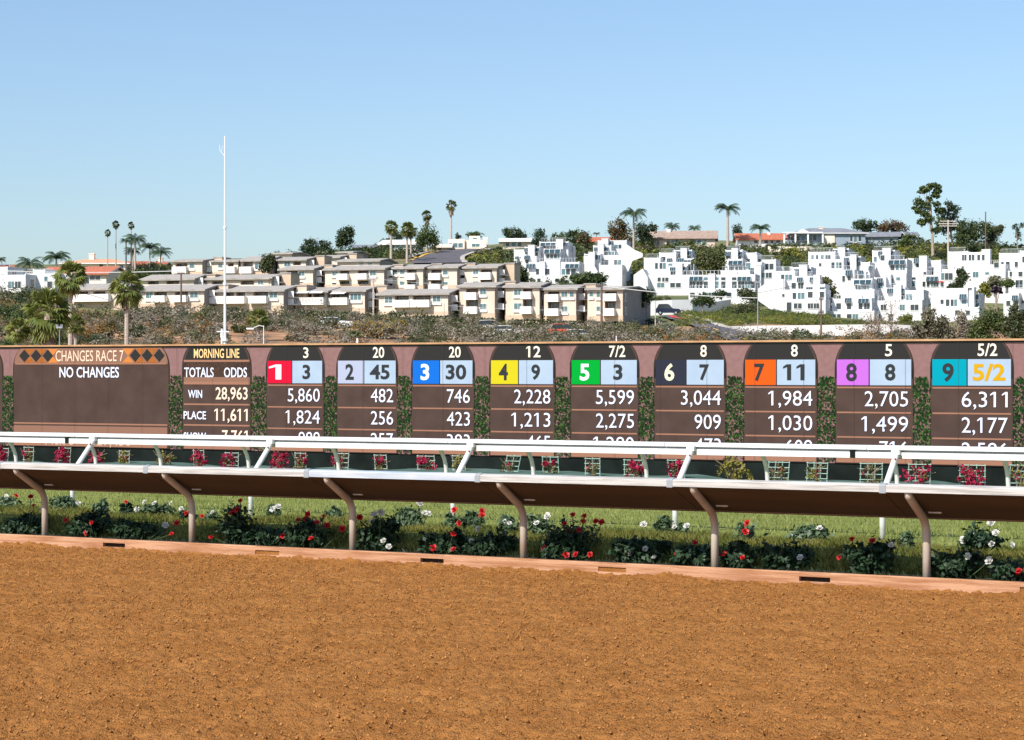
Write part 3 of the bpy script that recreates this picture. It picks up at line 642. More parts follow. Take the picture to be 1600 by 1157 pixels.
for i, (xc, hw, ty, t_, lk, fl, lab) in enumerate(bushes):
    if t_ < 19.4: t_ = 18.97+.04*(i % 3); hw *= 1.22
    k_ = kd(xc, t_); s_ = sx(xc, t_); zt_ = max(.22, zt(xc, ty, t_)); rx_ = hw*k_/F; hgt = max(.18, zt_-.1-max(0, float(mz(s_, t_))-.03))
    root = thing('rose_bush', W(s_, t_, .095+max(0, float(mz(s_, t_))-.03)), lab, 'flowering bush', 'flowering bushes in the bed along the kerb')
    rr = np.random.default_rng(500+i)
    ry_ = min(rx_, .20 if t_ < 19.4 else .28); bl = [(0, 0, hgt*.38, rx_, ry_, hgt*.42)]
    for q in range(4): bl.append((rr.uniform(-.7, .7)*rx_, rr.uniform(-.5, .5)*ry_, hgt*rr.uniform(.3, .8), rx_*.4, ry_*.4, hgt*.28))
    q_, f_ = leaves(rr, bl, int(380+2100*rx_*1.6), .056, .5, .5, .55, .2); q_[:, 2] = np.maximum(q_[:, 2], .01)
    stuff(link('foliage', npmesh('foliage', q_, f_, m_leafd if lk == 'd' else m_leafl), root))
    b = MB(); pp = []
    for fx, fy, fc in fl:
        tf = t_-.16*rnd.random()-.03; zf = zt(fx, fy, tf); zf = max(zf, .16); wp = W(sx(fx, tf), tf, zf)-root.location; pp.append((wp, fc))
        b.tube([(wp.x*.4, wp.y*.4, 0), (wp.x*.8, wp.y*.8+.02, wp.z*.6), wp], .004, m_stem, 4)
    for q in range(5): b.tube([(0, 0, 0), (rr.uniform(-.3, .3)*rx_, rr.uniform(-.3, .3)*ry_, hgt*.5), (rr.uniform(-.8, .8)*rx_, rr.uniform(-.8, .8)*ry_, hgt*.85)], .005, m_stem, 4)
    stuff(b.obj('stem', root, world=False))
    for wp, fc in pp:
        o = link('bloom', rnd.choice(FL[fc]), root, loc=wp, scale=rnd.uniform(.028, .044)); o.rotation_euler = (rnd.uniform(.5, 1.2), rnd.uniform(-.4, .4), rnd.uniform(-.9, .4))
# tall grass strip and turf blades
def blades(name, n, sfn, tfn, hfn, wd, m, z0=.1, zf=None):
    rr = np.random.default_rng(len(name)*7+n); s_ = sfn(rr, n); t_ = tfn(rr, n); h_ = hfn(rr, n, s_, t_)
    X = s_*.861+t_*.509; Y = -s_*.509+t_*.861; zb = np.interp(t_, (0, 23, 40), (z0, z0, z0-.45))
    if zf is not None: zb = zb+zf(s_, t_)-.01
    an = rr.random(n)*6.28; lx = rr.normal(size=n)*.35*h_; ly = rr.normal(size=n)*.35*h_; dx = np.cos(an)*wd; dy = np.sin(an)*wd*.3
    v = np.stack([np.stack([X-dx, Y-dy, zb], 1), np.stack([X+dx, Y+dy, zb], 1), np.stack([X+lx*.4+dx*.6, Y+ly*.4+dy, zb+h_*.6], 1), np.stack([X+lx, Y+ly, zb+h_], 1)], 1).reshape(-1, 3)
    f = np.arange(4*n).reshape(-1, 4); return stuff(link(name, npmesh(name, v, f, m)))
m_tall = leafm('tall_grass_blade', (.10, .125, .022), (.23, .21, .05), 2.2, .3); m_short = leafm('turf_blade', (.165, .20, .042), (.28, .30, .085), 1.5, .3)
sA = np.arange(-60, 20, .12); tA = np.concatenate([np.linspace(18.9, 19.3, 10), np.linspace(19.4, 22.0, 20)]); ss2, tt2 = np.meshgrid(sA, tA); z2 = .10+mz(ss2, tt2)-.012
v = np.stack([ss2*.861+tt2*.509, -ss2*.509+tt2*.861, z2], -1).reshape(-1, 3); nx = len(sA); ii, jj = np.meshgrid(np.arange(len(tA)-1), np.arange(nx-1), indexing='ij'); k = (ii*nx+jj).ravel()
struct(link('grass_bank', npmesh('grass_bank', v, np.stack([k, k+1, k+nx+1, k+nx], 1), m_turf, smooth=True)))
blades('tall_grass', 150000, lambda r, n: r.random(n)*34-35, lambda r, n: 19.03+r.random(n)**1.4*2.9, lambda r, n, s, t: (.03+.06*r.random(n)+.05*np.maximum(0, np.sin(s*3.1)*np.sin(s*1.3))*(t < 20.2))*np.clip((21.9-t)/1.2, .5, 1), .0035, m_tall, zf=mz)
blades('short_turf_grass', 60000, lambda r, n: r.random(n)*44-46, lambda r, n: 20.3+r.random(n)**1.5*12, lambda r, n, s, t: .03+.035*r.random(n), .008, m_short)
blades('bed_weeds', 4000, lambda r, n: r.random(n)*33-34, lambda r, n: 18.7+r.random(n)*.4, lambda r, n, s, t: .02+.04*r.random(n), .005, leafm('shade_dark_weed', (.008, .018, .006), (.02, .035, .012), 5, .05))  # weeds near black, with the bed's shade painted into their colour

# ================================================================ BUILDING KIT
m_glass = mat('window_glass', (.012, .018, .022), .12, (.05, .075, .09), .35, spec=.6)
m_teal = mat('bright_window_glass', (.11, .20, .22), .15, (.05, .11, .13), .3, spec=.6)
m_frame = mat('window_frame', (.78, .78, .76), .5)
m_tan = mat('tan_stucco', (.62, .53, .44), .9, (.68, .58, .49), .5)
m_tanb = mat('pink_tan_stucco', (.60, .49, .40), .9, (.66, .55, .45), .5)
m_band = mat('base_stucco', (.58, .445, .33), .9, (.52, .39, .28), .6)
m_roof = mat('weathered_shake_roof', (.27, .25, .225), .95, (.38, .35, .32), 1.2, .8, 6, stretch=(1, 4, 1))
m_side = mat('end_wall_painted_shade', (.30, .255, .225), .9, (.35, .30, .27), .8)  # end walls darker than the fronts: their shade is put into the colour
m_rail = mat('balcony_white', (.80, .77, .74), .6)
m_shadewall = mat('recess_shade_wall', (.30, .22, .17), .9)  # browner than the outer wall: recess shade painted in
m_wstucco = mat('white_stucco', (.66, .66, .66), .85, (.58, .585, .59), .25)
m_sky = mat('skylight_glass', (.015, .035, .05), .25, (.03, .065, .08), .8, spec=.6)
m_tile = mat('red_roof_tile', (.34, .085, .045), .85, (.46, .16, .085), 1.5, .8, 8, stretch=(3, 1, 1))
m_cream2 = mat('cream_stucco', (.78, .66, .52), .9, (.82, .72, .60), .4)
m_grey = mat('blue_grey_siding', (.24, .30, .36), .8, (.30, .36, .42), .4)
m_groof = mat('grey_roof', (.15, .16, .19), .9, (.22, .23, .26), 1)
m_broof = mat('brown_grey_roof', (.27, .19, .15), .95, (.36, .27, .22), 1.2)
m_wallp = mat('aged_white_wall', (.58, .57, .55), .9, (.66, .65, .63), .4)
m_wtrim = mat('white_trim', (.80, .80, .80), .6)

def unit_frame(nm):
    b = MB(); t = .045
    b.box(-.02, 1.02, -.5, 0, -.03, t, m_frame); b.box(-.02, 1.02, -.5, 0, 1-t, 1.02, m_frame); b.box(-.02, t*.8, -.5, 0, t, 1-t, m_frame); b.box(1-t*.8, 1.02, -.5, 0, t, 1-t, m_frame)
    for q in range(1, nm): b.box(q/nm-.015, q/nm+.015, -.5, 0, t, 1-t, m_frame)
    return b.mesh('window')
FR = {q: unit_frame(q) for q in range(1, 7)}
def unit_pane(m): b = MB(); b.box(.04, .96, -.22, 0, .05, .95, m, skip='k'); return b.mesh('pane')
PANE = {'d': unit_pane(m_glass), 't': unit_pane(m_teal)}
def window(par, x0, x1, z0, z1, y, kind='d', n=None):
    w_ = x1-x0
    if n is None: n = max(1, min(6, round(w_/.95)))
    o = link('window', FR[n], par, loc=(x0, y, z0), scale=(w_, .16, z1-z0)); link('pane', PANE[kind], o); return o
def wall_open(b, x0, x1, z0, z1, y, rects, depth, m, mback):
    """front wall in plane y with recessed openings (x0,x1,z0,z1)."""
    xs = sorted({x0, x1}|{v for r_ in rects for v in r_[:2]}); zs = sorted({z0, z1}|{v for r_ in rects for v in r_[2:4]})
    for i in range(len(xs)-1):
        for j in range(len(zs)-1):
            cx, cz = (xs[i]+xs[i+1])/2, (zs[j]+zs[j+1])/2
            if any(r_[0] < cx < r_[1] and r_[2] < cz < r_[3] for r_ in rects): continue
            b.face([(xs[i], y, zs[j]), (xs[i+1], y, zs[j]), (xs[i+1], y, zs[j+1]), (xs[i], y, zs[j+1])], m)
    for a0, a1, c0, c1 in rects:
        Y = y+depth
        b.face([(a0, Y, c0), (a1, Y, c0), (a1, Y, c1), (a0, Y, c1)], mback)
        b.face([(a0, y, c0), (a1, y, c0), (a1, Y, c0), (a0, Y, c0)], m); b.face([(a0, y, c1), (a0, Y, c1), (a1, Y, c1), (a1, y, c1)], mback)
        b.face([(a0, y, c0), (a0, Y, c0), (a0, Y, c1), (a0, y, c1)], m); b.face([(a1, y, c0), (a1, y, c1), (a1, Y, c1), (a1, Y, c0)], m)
def railing_mesh():
    b = MB(); b.box(0, 1, -.5, .5, .92, 1, m_rail); b.box(0, 1, -.5, .5, 0, .12, m_rail)
    for q in range(22): b.box(q/22+.003, q/22+.034, -.4, .4, .12, .92, m_rail)
    return b.mesh('railing')
RAIL = railing_mesh()
m_railg = mat('roof_railing_grey', (.45, .48, .50), .5)
def railing_open():
    b = MB(); b.box(0, 1, -.5, .5, .94, 1, m_railg)
    for q in range(16): b.box(q/16, q/16+.008, -.4, .4, 0, .94, m_railg)
    return b.mesh('railing')
RAILW = railing_open()

PSI = math.radians(15)
def condo(x0, x1, yr, ye, yb, D, wins, recs, rails, label, depth=9.5, psi=PSI, stair=True, wallm=None, roofm=None, over=.35, awn=(), name='tan_apartment_house', cat='apartment house', group='tan apartment houses on the slope', band=True):
    """front facade between columns x0..x1; ridge/eave/base rows; wins/recs/rails in photo pixels."""
    wallm = wallm or m_tan; roofm = roofm or m_roof
    p0 = P(x0, yb, D); u1 = (x1-800)/F; wd = (u1*D-p0.x)/(math.cos(psi)+u1*math.sin(psi))
    root = thing(name, p0, label, cat, group, rz=-psi)
    lx = lambda x: (x-x0)/(x1-x0)*wd
    Dm = D-wd*math.sin(psi)/2; lz = lambda y: (yb-y)*Dm/F
    ze, zr = lz(ye)+.28, lz(yr)-.05
    rects = [(lx(a_), lx(b_), lz(d_), lz(c_)) for a_, b_, c_, d_ in recs]
    b = MB(); zb = -2.2
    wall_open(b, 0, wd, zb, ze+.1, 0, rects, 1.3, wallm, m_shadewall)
    yd = depth; ym = depth/2
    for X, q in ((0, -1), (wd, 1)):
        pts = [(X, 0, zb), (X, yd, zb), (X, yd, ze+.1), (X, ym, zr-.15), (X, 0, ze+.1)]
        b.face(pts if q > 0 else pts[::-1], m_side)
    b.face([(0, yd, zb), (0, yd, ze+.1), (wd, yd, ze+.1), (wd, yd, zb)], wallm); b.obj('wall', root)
    if band:
        b = MB(); b.box(-.05, wd+.05, -.06, .4, zb, lz(yb)+.75 if lz(yb) > 0 else .75, m_band); b.obj('plinth', root)
    o_ = over; k_ = (zr-ze)/ym
    b = MB(); pr = [(-o_-.1, ze-.05-o_*k_), (ym, zr-.02), (yd+o_, ze-.02-o_*k_), (yd+o_, ze+.22-o_*k_), (ym, zr+.22), (-o_-.1, ze+.10-o_*k_)]
    b.prism(pr, -o_, wd+o_, roofm); b.obj('roof', root)
    b = MB(); b.box(-o_, wd+o_, -o_-.17, -o_-.11, ze-.16-o_*k_, ze+.09-o_*k_, m_roof if roofm is m_roof else m_wtrim); b.obj('fascia', root)
    for a_, b_, c_, d_ in recs:
        X0, X1, Z0, Z1 = lx(a_)+.25, lx(b_)-.25, lz(d_)+.03, lz(c_)-.15
        if X1-X0 > .6: window(root, X0, X1, Z0, Z1, 1.26, rnd.choice('dt'), max(2, round((X1-X0)/1.2)))
    for wv in wins:
        a_, b_, c_, d_ = wv[:4]; window(root, lx(a_), lx(b_), lz(d_), lz(c_), -.005, wv[4] if len(wv) > 4 else 't', max(1, round((b_-a_)/6)))
        if len(wv) <= 5:
            bb = MB(); bb.box(lx(a_)-.1, lx(b_)+.1, -.2, -.01, lz(d_)-.42, lz(d_)-.12, m_rail); bb.obj('sill', root)
    for a_, b_, c_, d_ in rails:
        X0, X1, Z0, Z1 = lx(a_), lx(b_), lz(d_), lz(c_)
        bb = MB(); bb.box(X0, X1, -1.05, -.02, Z0-.12, Z0+.02, m_rail); bb.box(X0, X0+.08, -1.0, -.03, Z0+.02, Z1, m_rail); bb.box(X1-.08, X1, -1.0, -.03, Z0+.02, Z1, m_rail); bl_ = bb.obj('balcony', root)
        link('railing', RAIL, bl_, loc=(X0, -1.02, Z0+.02), scale=(X1-X0, .08, Z1-Z0))
    for a_, b_, c_, d_ in awn:
        bb = MB(); bb.face([(lx(a_), -.1, lz(c_)), (lx(b_), -.1, lz(c_)), (lx(b_), -1.5, lz(d_)), (lx(a_), -1.5, lz(d_))], m_wtrim); bb.face([(lx(a_), -.1, lz(c_)-.06), (lx(a_), -1.5, lz(d_)-.06), (lx(b_), -1.5, lz(d_)-.06), (lx(b_), -.1, lz(c_)-.06)], m_wtrim); bb.obj('awning', root)
    if stair:
        bb = MB(); bb.box(wd+.25, wd+1.9, ym-.5, ym+3.4, zb, ze+.75, m_band); bb.box(wd+.15, wd+2.0, ym-.6, ym+3.5, ze+.75, ze+.95, m_roof); bb.obj('stair_tower', root)
        for zz_ in (ze*.28, ze*.66):
            bb = MB(); bb.box(wd+.02, wd+.9, ym-3, ym-.5, zz_, zz_+.10, m_rail); bb.box(wd+.02, wd+.9, ym-3.05, ym-3.0, zz_, zz_+.9, m_rail); bb.obj('landing', root)
    for zz_ in (ze*.2, ze*.62):
        if psi > 0 and ze > 3: window(root, 0, 1, 0, 1, 0, 'd', 1).matrix_local = Matrix.Translation((wd+.005, 1.6, zz_)) @ Matrix.Rotation(math.pi/2, 4, 'Z') @ Matrix.Diagonal((.9, .16, 1.1, 1))
    return root

condo(113, 190, 443, 455, 480, 314, [], [(121, 138, 456, 461), (145, 165, 456, 461)], [(116, 174, 461, 471)], 'leftmost tan house of the front row, with long white balcony behind a fan palm', stair=False)
condo(217, 319, 445, 457, 483, 313, [(228, 240, 457, 467), (297, 310, 457, 467)], [(241, 261, 457, 463), (273, 294, 457, 463)], [(241, 262, 463, 472), (272, 295, 463, 472)], 'tan front row house behind the short dark lamp pole, with bare grey brush below it')
condo(337, 443, 447, 458, 486, 313, [(421, 434, 457, 467)], [(350, 366, 457, 464), (369, 383, 457, 464), (396, 419, 457, 464)], [(335, 386, 464, 474), (392, 420, 464, 474)], 'long tan front row house directly behind the tall white mast')
condo(459, 511, 449, 459, 489, 315, [], [(467, 487, 460, 466), (489, 507, 460, 466)], [(458, 509, 466, 476)], 'narrow tan front row house with one full width balcony under two white awnings', awn=[(465, 486, 455, 459), (488, 508, 455, 459)], stair=False)
condo(514, 570, 448, 458, 490, 315, [(547, 565, 459, 470)], [(518, 545, 459, 466)], [(515, 546, 466, 476)], 'tan front row house with a white shuttered window right of a single awninged balcony', awn=[(520, 543, 456, 460)])
condo(592, 700, 452, 463, 496, 312, [(601, 614, 464, 474), (676, 689, 463, 473)], [(617, 639, 463, 470), (645, 673, 463, 470)], [(617, 643, 470, 480), (644, 674, 470, 480)], 'wide low tan front row house just left of the two storey ones')
two = dict(wallm=m_tanb)
condo(718, 773, 441, 451, 498, 312, [(750, 760, 452, 461), (750, 760, 475, 484)], [(728, 747, 452, 458), (728, 747, 469, 480)], [(728, 747, 458, 468), (727, 748, 480, 490)], 'first two storey tan front row house from the left, balconies on its left side', **two)
condo(790, 843, 441, 451, 501, 312, [(803, 816, 452, 462), (803, 816, 474, 484)], [(817, 832, 452, 457), (817, 832, 468, 480)], [(816, 832, 457, 467), (815, 833, 480, 490)], 'second two storey tan front row house with curtained windows left of its balconies', stair=False, **two)
condo(850, 900, 445, 455, 501, 311, [(877, 887, 456, 465), (890, 897, 456, 465), (877, 887, 479, 488)], [(856, 874, 456, 461), (856, 874, 472, 483)], [(855, 875, 461, 471), (854, 875, 483, 493)], 'third two storey tan front row house, with three windows right of its balconies', **two)
condo(918, 973, 445, 455, 502, 310, [(921, 927, 456, 464), (932, 938, 456, 465), (932, 938, 479, 487)], [(945, 964, 456, 460), (945, 962, 472, 483)], [(944, 965, 460, 470), (943, 962, 483, 493)], 'rightmost tan house of the front row, showing its long shaded side', depth=20, stair=False, **two)
condo(222, 303, 429, 440, 456, 342, [], [(231, 248, 440, 445), (260, 280, 440, 445)], [], 'second row tan house directly above the one behind the dark lamp pole', depth=9)
condo(324, 420, 429, 439, 456, 342, [(403, 412, 440, 446)], [(331, 348, 440, 445), (376, 397, 440, 446)], [], 'second row tan house crossed by the tall white mast')
condo(438, 489, 415, 424, 450, 362, [(467, 476, 425, 432), (467, 474, 441, 448, 'd', 0)], [(448, 465, 424, 429), (448, 465, 440, 447)], [(448, 465, 429, 438)], 'two storey tan house left of the gap with the cream parasol')
condo(508, 600, 415, 424, 452, 362, [(519, 529, 425, 431), (578, 588, 424, 432), (519, 526, 442, 448, 'd', 0)], [(531, 546, 424, 429), (559, 576, 424, 429), (531, 546, 440, 447), (559, 576, 440, 447)], [(529, 546, 429, 437), (558, 576, 429, 437)], 'wide two storey tan house right of the gap with the cream parasol')
condo(613, 661, 413, 422, 453, 362, [(614, 621, 422, 429), (625, 633, 422, 429), (625, 632, 440, 446)], [(636, 651, 422, 427), (636, 650, 439, 445)], [(635, 651, 428, 437), (635, 651, 446, 451)], 'two storey tan house at the foot of the two fan palms by the road')
condo(667, 714, 412, 421, 453, 362, [(692, 700, 423, 430), (692, 700, 441, 448)], [(673, 690, 422, 427), (673, 690, 439, 444)], [(672, 690, 428, 437), (672, 690, 445, 452)], 'two storey tan house directly below the uphill road')
condo(726, 776, 412, 421, 453, 362, [(739, 748, 422, 429), (739, 748, 440, 446)], [(751, 769, 422, 427), (751, 769, 438, 445)], [(750, 769, 427, 437)], 'rightmost two storey tan house of the second row, beside the dark tree')
condo(270, 316, 404, 411, 432, 385, [(296, 304, 412, 420)], [(274, 293, 412, 417)], [(272, 294, 418, 427)], 'tan house alone on the skyline left of the tall mast', depth=10)
condo(331, 372, 405, 411, 432, 385, [(341, 348, 412, 419)], [(356, 365, 412, 417)], [(353, 370, 418, 427)], 'tan house just left of the tall mast on the upper row', stair=False)
condo(376, 420, 400, 410, 432, 384, [(398, 410, 412, 420)], [(379, 395, 410, 417)], [(377, 396, 418, 427)], 'tan upper row house right of the tall mast with a bushy tree at its corner', stair=False)
condo(434, 478, 401, 409, 430, 385, [(444, 454, 410, 417)], [(458, 470, 410, 415)], [], 'tan upper row house right of the bushy tree, with a teal window')
condo(500, 530, 398, 405, 425, 400, [(511, 519, 407, 413)], [], [], 'small tan upper row roof below the dark skyline trees')
condo(527, 593, 404, 411, 425, 388, [(561, 568, 412, 415), (574, 582, 412, 415)], [], [], 'long low tan roof directly behind the wide two storey house with four balconies', stair=False)
condo(420, 456, 394, 399, 418, 430, [], [], [], 'small tan roof highest on the left skyline beside a dark tree', stair=False)
condo(527, 551, 392, 397, 412, 430, [], [], [], 'small tan roof just below the rounded skyline tree', stair=False)
condo(400, 424, 430, 437, 455, 340, [(402, 413, 440, 446)], [], [], 'tan house with teal band of glass left of the second row gap', depth=8)

# ---------------------------------------------------------------- white terraced houses
def wedge_mesh():
    b = MB(); b.face([(0, -1, 0), (1, -1, 0), (1, 0, 1), (0, 0, 1)], m_sky); b.face([(0, -1, 0), (0, 0, 1), (0, 0, 0)], m_wstucco); b.face([(1, -1, 0), (1, 0, 0), (1, 0, 1)], m_wstucco)
    b.face([(0, -1, 0), (0, 0, 0), (1, 0, 0), (1, -1, 0)], m_wstucco); return b.mesh('skylight')
def bars_mesh():
    b = MB()
    for q in (0, 1/3., 2/3., 1): b.face([(q-.008, -1.02, .02), (q+.008, -1.02, .02), (q+.008, -.0, 1.03), (q-.008, 0, 1.03)], m_frame)
    return b.mesh('glazing_bar')
WEDGE = wedge_mesh(); BARS = bars_mesh()
wc = 0
def whouse(D, yb, boxes, wins, skies, label, slopes=(), name='white_terraced_house', psi=None):
    """boxes (x0,x1,ytop,dd); the frontmost box that holds a window carries it. Facades turn a little to the left."""
    xm = sum((b_[0]+b_[1])/2 for b_ in boxes)/len(boxes); base = P(xm, yb, D)
    psi = math.atan((xm-800)/F)+math.radians(8) if psi is None else psi; cp, sp2 = math.cos(psi), math.sin(psi)
    root = thing(name, base, label, 'white house', 'white stucco terraced houses on the right', rz=-psi)
    def loc(p): d = p-base; return Vector((d.x*cp-d.y*sp2, d.x*sp2+d.y*cp, d.z))
    def wx(A, x): u = (x-800)/F; return (u*A.y-A.x)/(cp+u*sp2)       # distance along the facade
    bx = []
    for i, (x0, x1, yt, dd) in enumerate(boxes):
        d_ = D+dd*1.5+i*.017; A = P(x0, yt, d_); wd = wx(A, x1); a_ = loc(A); dep = 6.5+i*.01 if x1-x0 > 13 else 2.2+i*.01
        big = x1-x0 > 13; b = MB(); X0, X1, Y, Z = a_.x, a_.x+wd, a_.y, a_.z; b.box(X0, X1, Y, Y+dep, -3-.01*i, Z, m_wstucco, skip='b')
        if big:
            b.box(X0-.03, X0+.18, Y-.03, Y+dep+.03, Z, Z+.3, m_wstucco); b.box(X1-.18, X1+.03, Y-.03, Y+dep+.03, Z, Z+.3, m_wstucco); b.box(X0+.18, X1-.18, Y-.03, Y+.15, Z, Z+.2, m_wstucco)
            b.obj('wall', root)
            for q in range(2):
                zz_ = Z-1.6-2.7*q
                if zz_ > .3: window(root, 0, 1, 0, 1, 0, 'd', 2).matrix_local = Matrix.Translation((X1+.006, Y+1.5, zz_)) @ Matrix.Rotation(math.pi/2, 4, 'Z') @ Matrix.Diagonal((1.3, .1, 1.2, 1))
        else:
            b.box(X0-.06, X1+.06, Y-.06, Y+dep+.06, Z, Z+.12, m_wstucco); b.obj('tower', root)
        bx.append((d_, x0, x1, yt, A))
    def front(xc, yc):
        c_ = [q for q in bx if q[1]-1 <= xc <= q[2]+1 and yc >= q[3]-1.5]
        return (min(c_) if c_ else max(bx))[4]
    def place(x0, x1, y0, y1):
        A = front((x0+x1)/2, (y0+y1)/2); a_ = loc(A); k0, k1 = wx(A, x0), wx(A, x1); Y = A.y-k0*sp2
        return a_.x+k0, a_.x+k1, H+(HZ-y1)*Y/F-base.z, H+(HZ-y0)*Y/F-base.z, a_.y
    for wv in wins:
        X0, X1, Z0, Z1, Y = place(*wv[:4]); gx, gz_ = (X1-X0)*.18, (Z1-Z0)*.16
        window(root, X0-gx, X1+gx, Z0-gz_, Z1+gz_, Y-.005, wv[4] if len(wv) > 4 else rnd.choice('dddt'), max(1, min(6, round((wv[1]-wv[0])/4.2))))
    for q in skies:
        X0, X1, Z0, Z1, Y = place(*q); Z0 -= .22; X0 -= .08; X1 += .08
        o = link('skylight', WEDGE, root, loc=(X0, Y-.02, Z0), scale=(X1-X0, .6, Z1-Z0)); link('glazing_bar', BARS, o)
    rr_ = random.Random(len(label))
    for (d_, x0, x1, yt, A) in bx:
        if x1-x0 > 24 and rr_.random() < .8:            # terrace railing and vent on the larger roofs
            a_ = loc(A); wd = wx(A, x1); link('railing', RAILW, root, loc=(a_.x+.3, a_.y+.1, a_.z+.2), scale=(wd-.6, .06, .75))
            vv = MB(); vv.tube([(a_.x+wd*.7, a_.y+3, a_.z-.1), (a_.x+wd*.7, a_.y+3, a_.z+.8)], .12, m_clamp, 6); vv.obj('roof_vent', root)
    for sl_ in slopes:      # slanted parapet walls: outline in photo pixels, with thickness
        pts, dd, th_ = sl_; A = P(pts[0][0], yb, D+dd); a_ = loc(A); pr = []
        for x, y in pts: k0 = wx(A, x); Y = A.y-k0*sp2; pr.append((a_.x+k0, H+(HZ-y)*Y/F-base.z))
        b = MB(); b.prismy(pr, a_.y, a_.y+th_, m_wstucco); b.obj('parapet', root)
    return root
wy = lambda a_, b_, xs: [(x0, x1, a_, b_) for x0, x1 in xs]
whouse(400, 450, [(826, 905, 412, 0), (826, 898, 433, -3), (843, 888, 380, 9), (850, 876, 391, 5), (869, 879.5, 375, 8), (820, 843, 388, 7), (825, 835, 384, 6), (808, 822, 400, 4), (820, 838, 403, 2.5), (843, 851, 410, -.8), (862, 875, 408, -.7), (888, 897, 386, 12), (803, 822, 392, 8)],
  wy(384, 389, [(850, 858), (860, 867)])+wy(398, 404, [(854, 858), (860, 864), (866, 870), (871, 874)])+wy(395, 400, [(820.5, 824), (835.5, 840)])+wy(407, 412, [(822, 826)])+wy(421, 429, [(838, 842), (852.5, 858), (878, 883), (885, 890), (893, 899)])+wy(436, 441, [(840, 844), (868, 873), (877, 881)])+wy(386, 394, [(889, 894)]),
  [(845, 868, 380, 383), (880, 887, 380, 383), (851, 875, 390, 395), (820, 825, 388, 392), (835.5, 842, 388, 392), (820, 828, 400, 404), (806, 810, 401, 404), (823, 836, 413, 418), (884, 904, 413, 417.5)],
  'leftmost cluster of stacked white houses, straight above the flat white block behind the tan roofs')
whouse(402, 440, [(936, 972, 416, 0), (913, 938, 399, 3), (919.5, 929, 395, 2), (937, 971, 401, 4), (927, 955, 386, 7), (934, 943, 382, 6), (934, 979, 378, 10), (940, 950, 374, 9)],
  wy(383, 388, [(961, 965), (967, 971), (973, 976)])+wy(394, 401, [(944, 949)])+[(952, 959, 394, 402, 't')]+wy(407, 416, [(938, 943), (945, 950), (960, 964), (966, 970)]),
  [(929, 934, 387, 391), (943.5, 951, 387, 391), (915, 919.5, 399, 404), (929, 938, 399, 404), (950, 958, 377, 381)],
  'separate group of stepped white houses with green shrubs below, second from the left',
  slopes=[([(971, 430), (971, 383), (979, 382), (992, 391), (1004, 396), (1004, 402), (988, 408), (982, 424)], 3, .5), ([(912, 412), (912, 400), (920, 400), (938, 432), (932, 432)], -1, .4)])
whouse(393, 458, [(1012, 1083, 432, 0), (1056, 1066, 413, 1.2), (1046, 1073, 418, 2), (1030, 1083, 412, 4), (1006, 1032, 405, 5), (1030, 1056, 397, 7), (1053, 1081, 393, 9), (1063.5, 1073, 389, 8), (1060, 1084, 406, 6)],
  wy(412, 420, [(1024, 1027.5), (1031, 1035), (1036, 1040)])+wy(402, 407, [(1034, 1039)])+wy(412.5, 417, [(1045, 1050)])+wy(414, 422, [(1076, 1083)])+wy(401, 405, [(1074, 1079)])+wy(425, 432, [(1048, 1054), (1066.5, 1072)])+wy(434.5, 440, [(1028, 1032), (1035, 1038), (1040, 1044)])+wy(443, 449, [(1028, 1037), (1048, 1054), (1057, 1063)]),
  [(1056, 1063, 393, 398), (1073.5, 1080, 393, 398), (1043, 1050, 404, 409), (1060, 1068, 404, 409), (1070, 1083, 407, 412), (1047.5, 1055, 418, 422), (1066.5, 1073, 418, 422)],
  'pyramid of white houses with a blank gabled wall at its left side',
  slopes=[([(990, 452), (990, 430), (1004, 420), (1012, 434), (1012, 455)], -2, 5)])
whouse(382, 446, [(1126, 1172, 425, 0), (1133, 1160, 393, 6), (1143, 1152.5, 389, 5), (1138, 1160, 407, 3), (1160, 1182, 397, 7), (1172, 1183, 400, 5), (1168, 1190, 412, 3), (1182, 1212, 408, 6), (1178, 1189, 415, 1.5), (1186, 1212, 424, 2), (1212, 1224, 418, 8)],
  wy(400, 405, [(1135, 1140), (1153, 1158)])+wy(416, 424, [(1140, 1146), (1149, 1153), (1155, 1159)])+wy(412, 420, [(1166, 1172)])+wy(413, 421, [(1191, 1195), (1196, 1200.5), (1203, 1208)])+wy(427, 434, [(1172.5, 1178), (1190, 1195.5), (1197, 1205)]),
  [(1134, 1142, 394, 398.5), (1153, 1159.5, 394, 398.5), (1139, 1159.5, 408, 412.5), (1164, 1171.5, 405, 410), (1183, 1189, 405, 410), (1170.5, 1178, 419, 423.5), (1189.5, 1196, 419, 423.5)],
  'white houses stepping down to the right behind the long low white block')
whouse(372, 470, [(1076, 1180, 432, 0), (1107, 1117, 429, -.8), (1134, 1144, 431, -.8), (1076, 1180, 455, -1.6)],
  wy(441, 450, [(1078, 1086), (1089, 1097), (1100.5, 1105.5), (1117.5, 1122.5), (1127.5, 1133), (1144.5, 1150.5), (1154, 1162), (1164.5, 1172), (1174, 1179)])+wy(434, 438, [(1100.5, 1105.5), (1117.5, 1122.5), (1127.5, 1133), (1144.5, 1150)])+wy(458, 464, [(1079, 1085), (1100, 1106), (1108, 1115), (1136, 1142)]),
  [(1078, 1097.5, 433, 437.5), (1153, 1173, 433, 437.5)], 'long low white block with a row of dark windows above the retaining wall')
